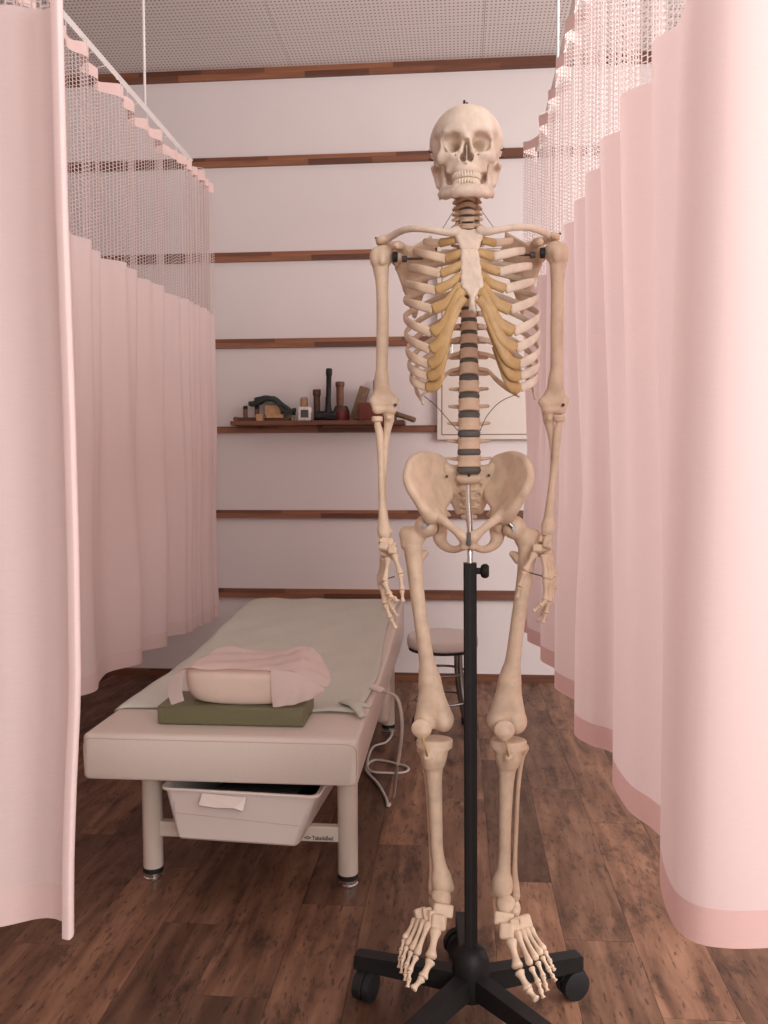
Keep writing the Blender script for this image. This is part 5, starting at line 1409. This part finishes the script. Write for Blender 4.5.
for sd, d in HAND.items():
    b0_ = P(*d['carp'][4])
    H_ = bpy.data.objects.new('hand', None); COL.objects.link(H_); H_.parent = SK
    for i, c in enumerate(d['carp']): lump('carpal', P(*c), (0.0078, 0.0072, 0.0068), 'bone', H_, 40 + i)
    t = [P(*q) for q in d['thumb']]
    lbone('metacarpal', t[0], t[1], 0.0066, 'bone', H_); lbone('phalanx', t[1], t[2], 0.0056, 'bone', H_); lbone('phalanx', t[2], t[3], 0.0045, 'bone', H_)
    for k, fg in enumerate(d['fing']):
        q = [P(*x) for x in fg]; r0 = (0.0066, 0.0066, 0.0061, 0.0055)[k]
        lbone('metacarpal', q[0], q[1], r0 * 1.02, 'bone', H_)
        lbone('phalanx', q[1], q[2], r0 * 0.98, 'bone', H_); lbone('phalanx', q[2], q[3], r0 * 0.84, 'bone', H_); lbone('phalanx', q[3], q[4], r0 * 0.68, 'bone', H_)
    obj('spacer_wire', MB().tube([P(*x) for x in d['wire']], 0.0013, 6).out(), 'wire', H_, True, skb)

# ---- pelvis
def hip(sg):
    mx = lambda x: 468.6 + sg * (468.6 - x) if sg > 0 else x
    Q = lambda x, y, z: P(mx(x), y, z)
    s = SDF()
    v = [(Q(444.5, 464, .052), .0060), (Q(434, 457, .040), .0068), (Q(421.5, 455.5, .006), .0068), (Q(411, 462, -.022), .0066), (Q(406.8, 477, -.044), .0064), (Q(411, 489, -.058), .0070),
         (Q(417, 499, -.052), .0068), (Q(424.5, 510, -.046), .0090), (Q(432, 517, -.022), .0130), (Q(440.5, 508, .012), .0085), (Q(448.5, 492, .046), .0090)]
    c = (Q(427, 482, .012), .0034)
    cl = [(*map(float, p), r) for p, r in v]; n_ = len(cl)
    sm = spline(cl[-2:] + cl + cl[:2], 4 * (n_ + 3) + 1)[8:8 + 4 * n_]
    v = [(q[:3], q[3]) for q in sm]
    for i in range(len(v)):
        a, b = v[i], v[(i + 1) % len(v)]
        s.tri(a[0], b[0], c[0], a[1], b[1], c[1], 0.006)
    s.ell(Q(437, 521, .004), (0.021, 0.024, 0.024), 0.008)
    s.chain([(Q(434, 514, -.022), .0115), (Q(445, 522, -.040), .0082), (Q(456, 531, -.050), .0076), (Q(464.5, 538, -.054), .0090)], 0.008)
    s.cone(Q(465, 537, -.054), Q(465, 545, -.048), .0088, .0078, 0.006)
    s.chain([(Q(464, 546, -.046), .0072), (Q(455, 549.5, -.026), .0068), (Q(446, 547, -.004), .0085), (Q(440, 539, .014), .0125), (Q(440, 527, .014), .0130)], 0.008)
    s.cone(Q(443, 512, .022), Q(449, 515, .040), .0080, .0040, 0.006)                 # ischial spine
    s.ell(P(*( (427, 525, -.006) if sg < 0 else (513.5, 527, -.006))), 0.0238, 0.003, -1)
    s.ell(Q(450, 537.5, -.030), (0.0075, 0.030, 0.0075), 0.005, -1)                    # obturator opening
    return s
hl = bone('hip_bone', hip(-1), 0.0020, 'bone'); hr2 = bone('hip_bone', hip(1), 0.0020, 'bone')
obj('pubic_disc', MB().rbox(P(466.6, 546.0, -.0665), P(470.8, 532.0, -.050), 0.002, 2).out(), 'disc', SK, 'auto', skb)
s = SDF()
s.ell(P(469, 478, .026), (0.025, 0.015, 0.0125), 0.008)
WL, WR = P(448.5, 470, .044), P(489.5, 470, .044); ML, MR = P(450, 492, .058), P(488, 492, .058); BL, BR = P(458, 511, .078), P(480, 511, .078); CC = P(469, 492, .052)
s.tri(WL, WR, CC, .010, .010, .009); s.tri(WL, ML, CC, .011, .009, .009); s.tri(WR, MR, CC, .011, .009, .009); s.tri(ML, BL, CC, .008, .006, .008); s.tri(MR, BR, CC, .008, .006, .008); s.tri(BL, BR, CC, .006, .006, .008)
s.cone(WL, P(446.5, 466, .040), .009, .006); s.cone(WR, P(491.5, 466, .040), .009, .006)
for y_, x_, r_ in ((485.5, 11.2, .0042), (495, 10.0, .0040), (503.5, 8.6, .0036), (510, 7.2, .0030)):
    for sg in (-1, 1):
        z_ = float(np.interp(y_, [480, 512], [0.040, 0.068]))
        s.cone(P(469 + sg * x_, y_, z_ - 0.02), P(469 + sg * (x_ - 1), y_, z_ + 0.0), r_ * 1.15, r_ * 0.9, 0.003, -1)
for y_ in (490, 499, 507):
    z_ = float(np.interp(y_, [480, 512], [0.036, 0.066])); s.cone(P(462, y_, z_ - 0.006), P(476, y_, z_ - 0.006), 0.0022, 0.0022, 0.003, 1)
sac = bone('sacrum', s, 0.0016, 'bone')
s = SDF(); s.chain([(P(469, 515, .076), .0075), (P(469, 521, .072), .0058), (P(469, 528, .062), .0036)], 0.003); s.cone(P(463, 517, .076), P(475, 517, .076), .0045, .0045); bone('coccyx', s, 0.0014, 'bone')
for x_, y_ in ((446.8, 476.5), (489, 475.5), (469, 475.5)):
    obj('screw', MB().tube([P(x_, y_, .034), P(x_, y_, .010 if x_ == 469 else .026)], 0.0028, 10).out(), 'wire', sac, True, skb)

# ---- legs
LEG = {
 'L': dict(sg=-1, head=(427, 525.5), neck=(414.5, 537), gt=[(406.5, 534), (407.5, 545)], lt=(425.5, 553),
   sh=[(413, 548, .004, .0175), (414.5, 565, .002, .0155), (417.3, 594, -.006, .0137), (421.5, 625, -.010, .0134), (426, 656, -.008, .0142), (430, 682, -.004, .0170)],
   con=[(424.5, 720, -.004), (443.5, 719, -.004)], pat=(421.5, 728.5, -.044), pla=(434.5, 744.5, -.006), tub=(427.5, 757, -.030),
   ti=[(433.8, 757, -.006, .0225), (434.2, 772, -.004, .0160), (435, 790, -.004, .0138), (436.3, 825, -.002, .0122), (437.2, 850, .0, .0118), (440, 868, .0, .0138), (442.5, 884, .0, .0190)], mal=(450, 888, .002),
   fi=[(421.5, 750, .022, .0090), (424, 760, .024, .0052), (427.5, 790, .022, .0042), (430, 830, .018, .0042), (432, 868, .012, .0050), (432, 886, .010, .0075), (433, 896, .010, .0050)]),
 'R': dict(sg=1, head=(513.5, 527), neck=(525.5, 538.5), gt=[(533.5, 536), (533, 546)], lt=(512.5, 554),
   sh=[(527.5, 549, .004, .0175), (526, 566, .002, .0155), (522, 594, -.006, .0137), (517.5, 625, -.010, .0134), (513.5, 656, -.008, .0142), (509.5, 682, -.004, .0170)],
   con=[(497, 721, -.004), (516.5, 721, -.004)], pat=(504.5, 730, -.046), pla=(508.5, 745.5, -.006), tub=(508.5, 757, -.034),
   ti=[(508.3, 757, -.006, .0220), (507.2, 772, -.004, .0156), (506.3, 790, -.004, .0134), (505.2, 825, -.002, .0116), (504.5, 855, .0, .0116), (503.5, 872, .0, .0136), (502, 888, .0, .0190)], mal=(494, 893, .002),
   fi=[(524.5, 748, .012, .0088), (521.5, 760, .014, .0050), (518, 790, .014, .0042), (516.2, 830, .012, .0042), (514.8, 868, .008, .0048), (516, 890, .006, .0075), (516, 899, .006, .0050)])}
for sd, d in LEG.items():
    sg = d['sg']
    s = SDF(); hd_ = P(*d['head'], -.006); s.ell(hd_, 0.0222, 0.004)
    nk = P(*d['neck'], .006); s.cone(hd_, nk, .0135, .0160, 0.008)
    g0, g1 = P(*d['gt'][0], .012), P(*d['gt'][1], .008); s.cone(g0, g1, .0125, .0130, 0.008); s.cone(g0, nk, .012, .015, 0.008); s.cone(g0 + np.array([0, 0.006, 0.006]), g0, .008, .010, .006)
    s.cone(P(*d['lt'], .018), P(d['lt'][0] + sg * 6, d['lt'][1] + 4, .012), .0065, .0120, 0.012)
    sh_ = [(P(x, y, z), r) for x, y, z, r in d['sh']]; s.chain([(nk, .0165)] + sh_, 0.012)
    c0, c1 = (P(*q) for q in d['con'])
    s.cone(sh_[-1][0], c0, .0165, .0165, .012); s.cone(sh_[-1][0], c1, .0165, .0165, .012); s.tri(sh_[-1][0], c0, c1, .016, .016, .016, .010)
    s.ell(c0 + np.array([0, .006, -.004]), (.0170, .0290, .0210), .010); s.ell(c1 + np.array([0, .006, -.004]), (.0170, .0290, .0210), .010)
    s.ell(0.5 * (c0 + c1) + np.array([0, -0.030, -0.006]), (.0055, .012, .017), .008, -1); s.ell(0.5 * (c0 + c1) + np.array([0, 0.02, -0.026]), (.007, .030, .013), .006, -1)
    fm = bone('femur', s, 0.0022, 'bone')
    # hip clip
    pc0, pc1 = (P(424.5, 526, -.030), P(431, 520.5, -.030)) if sg < 0 else (P(507.5, 522, -.030), P(514.5, 528.5, -.030))
    obj('hip_clip', MB().tube([pc0, pc1], [(0.0016, 0.0042)] * 2, 8).tube([(pc0 if sg < 0 else pc1) + np.array([0, -0.003, 0]), (pc0 if sg < 0 else pc1) + np.array([0, 0.003, 0])], 0.0046, 12).out(), 'steel', SK, 'auto', skb)
    s = SDF(); pt = P(*d['pat']); s.ell(pt, (.0195, .0070, .0185), .004); s.cone(pt + np.array([sg * -0.001, 0, -0.006]), pt + np.array([0, 0.002, -0.020]), .0100, .0040, .008); bone('patella', s, 0.0017, 'bone')
    s = SDF(); pl_ = P(*d['pla']); s.ecyl(pl_ + np.array([0, .006, .001]), .0350, .0260, .0095, .004, 0.0, .008)
    t_ = [(P(x, y, z), r) for x, y, z, r in d['ti']]; s.cone(pl_ + np.array([0, .004, -.016]), t_[0][0], .0235, .0215, .012); s.chain(t_, 0.012)
    s.cone(P(*d['tub']), P(d['tub'][0], d['tub'][1] + 8, d['tub'][2] + .014), .0085, .0065, .008)
    ml_ = P(*d['mal']); s.cone(t_[-1][0], ml_, .0150, .0078, .008); s.ell(t_[-1][0] + np.array([0, 0, -0.019]), (.012, .016, .0070), .004, -1)
    ly = 0.5 * (pl_ + P(*d['pat']));
    tb = bone('tibia', s, 0.0022, 'bone')
    obj('ankle_screw', MB().tube([ml_ + np.array([0, -0.005, 0]), ml_ + np.array([0, -0.0085, 0])], 0.0028, 10).out(), 'wire', tb, True, skb)
    s = SDF(); s.chain([(P(x, y, z), r) for x, y, z, r in d['fi']], 0.006); bone('fibula', s, 0.0016, 'bone_tan')
    obj('patellar_ligament', MB().tube([P(d['pat'][0] + (1.0 if sg < 0 else 0), 736, -.052), P(d['tub'][0], d['tub'][1], d['tub'][2] - .006)], [(0.0022, 0.0016)] * 2, 8).out(), 'cart', SK, True, skb)

# ---- feet
FOOT = {
 'L': dict(tal=[(441, 896, -.012), (444, 902, -.022)], cal=[(438, 902, .040), (437, 906, .0)], nav=(442.5, 910.5, -.042), cun=[(439, 922.5, -.062), (432.5, 917, -.052), (427.5, 914.5, -.044)], cub=(421, 915, -.030),
   mt=[((436, 929, -.074), (430.5, 958.5, -.118)), ((429, 922, -.064), (416.5, 955, -.118)), ((424.5, 920, -.055), (411.5, 950.5, -.108)), ((420, 919.5, -.045), (407, 945.5, -.096)), ((415.5, 919, -.035), (404.5, 939, -.082))],
   toe=[[(431, 960, -.120), (422.5, 978, -.142), (412.5, 989.5, -.158)],
        [(416.5, 956, -.119), (409.5, 971.5, -.140), (408.8, 980, -.150), (407.5, 987.5, -.158)],
        [(411.3, 951.5, -.109), (406.3, 966, -.130), (405.5, 974, -.140), (405, 981, -.147)],
        [(407, 946.5, -.097), (402.8, 959, -.116), (402, 966.5, -.124), (401.2, 973.5, -.131)],
        [(404.3, 940, -.083), (401, 951, -.099), (400, 958, -.106), (398.8, 968, -.114)]]),
 'R': dict(tal=[(505.5, 903, -.012), (504, 909, -.022)], cal=[(511, 909, .040), (513, 913, .0)], nav=(503, 919, -.042), cun=[(507, 931.5, -.062), (513, 925.5, -.052), (518, 923.5, -.044)], cub=(524, 922, -.030),
   mt=[((511, 939, -.074), (518, 968.5, -.118)), ((516.5, 931, -.064), (530.5, 965, -.118)), ((521, 929.5, -.055), (537, 960, -.108)), ((525, 928.5, -.045), (541.5, 955, -.096)), ((529.5, 927, -.035), (544.5, 950.5, -.082))],
   toe=[[(518.5, 970.5, -.120), (528.5, 989.5, -.142), (537, 1000, -.158)],
        [(531, 967, -.119), (538.5, 983, -.140), (541, 991.5, -.150), (543.5, 998, -.158)],
        [(537.5, 961.5, -.109), (543.5, 977, -.130), (545.5, 985, -.140), (547.5, 991, -.147)],
        [(542, 956.5, -.097), (549, 970, -.116), (552.5, 976, -.124), (556, 981, -.131)],
        [(545, 951.5, -.083), (550, 961.5, -.099), (552, 966.5, -.106), (554.5, 970, -.114)]])}
for sd, d in FOOT.items():
    sg = -1 if sd == 'L' else 1
    F_ = bpy.data.objects.new('foot', None); COL.objects.link(F_); F_.parent = SK
    s = SDF(); a_, b_ = (P(*q) for q in d['tal']); s.ell(a_, (.0185, .022, .0130), .006); s.cone(a_, b_, .0150, .0120, .008); obj('talus', s.mesh(0.0018), 'bone', F_, True, skb)
    s = SDF(); a_, b_ = (P(*q) for q in d['cal']); s.ell(a_ + np.array([0, 0, .004]), (.0160, .021, .0200), .008); s.cone(a_, b_, .0165, .0120, .010); obj('calcaneus', s.mesh(0.0020), 'bone', F_, True, skb)
    lump('navicular', P(*d['nav']), (.0180, .0095, .0110), 'bone', F_, 5)
    for i, c in enumerate(d['cun']): lump('cuneiform', P(*c), ((.0128, .0120, .0132), (.0085, .0110, .0110), (.0085, .0110, .0110))[i], 'bone', F_, 6 + i)
    lump('cuboid', P(*d['cub']), (.0115, .0150, .0115), 'bone', F_, 12)
    for k, (m0, m1) in enumerate(d['mt']):
        lbone('metatarsal', P(*m0), P(*m1), (.0102, .0066, .0062, .0060, .0062)[k], 'bone', F_)
    for k, tp in enumerate(d['toe']):
        q = [P(*x) for x in tp]; r0 = (.0088, .0054, .0050, .0048, .0048)[k]
        for i in range(len(q) - 1): lbone('phalanx', q[i], q[i + 1], r0 * (1, .88, .78)[i] * (0.9 if k == 0 and i else 1), 'bone', F_)

# thin wires tying the lowest ribs and the neck
for pts in ([P(424, 396, -.02), P(436, 406, 0.0), P(452, 424, .005), P(458, 431, .008)], [P(517, 394, .02), P(500, 402, .015), P(487, 416, .01), P(480, 431, .008)]):
    obj('rib_wire', MB().tube(spline(pts, 16), 0.0008, 5).out(), 'wire', SK, True, skb)
for x0_, x1_ in ((456, 443), (479, 494)):
    obj('neck_wire', MB().tube([P(x0_, 207, .01), P(x1_, 228, .03)], 0.0006, 5).out(), 'wire', SK, True, skb)
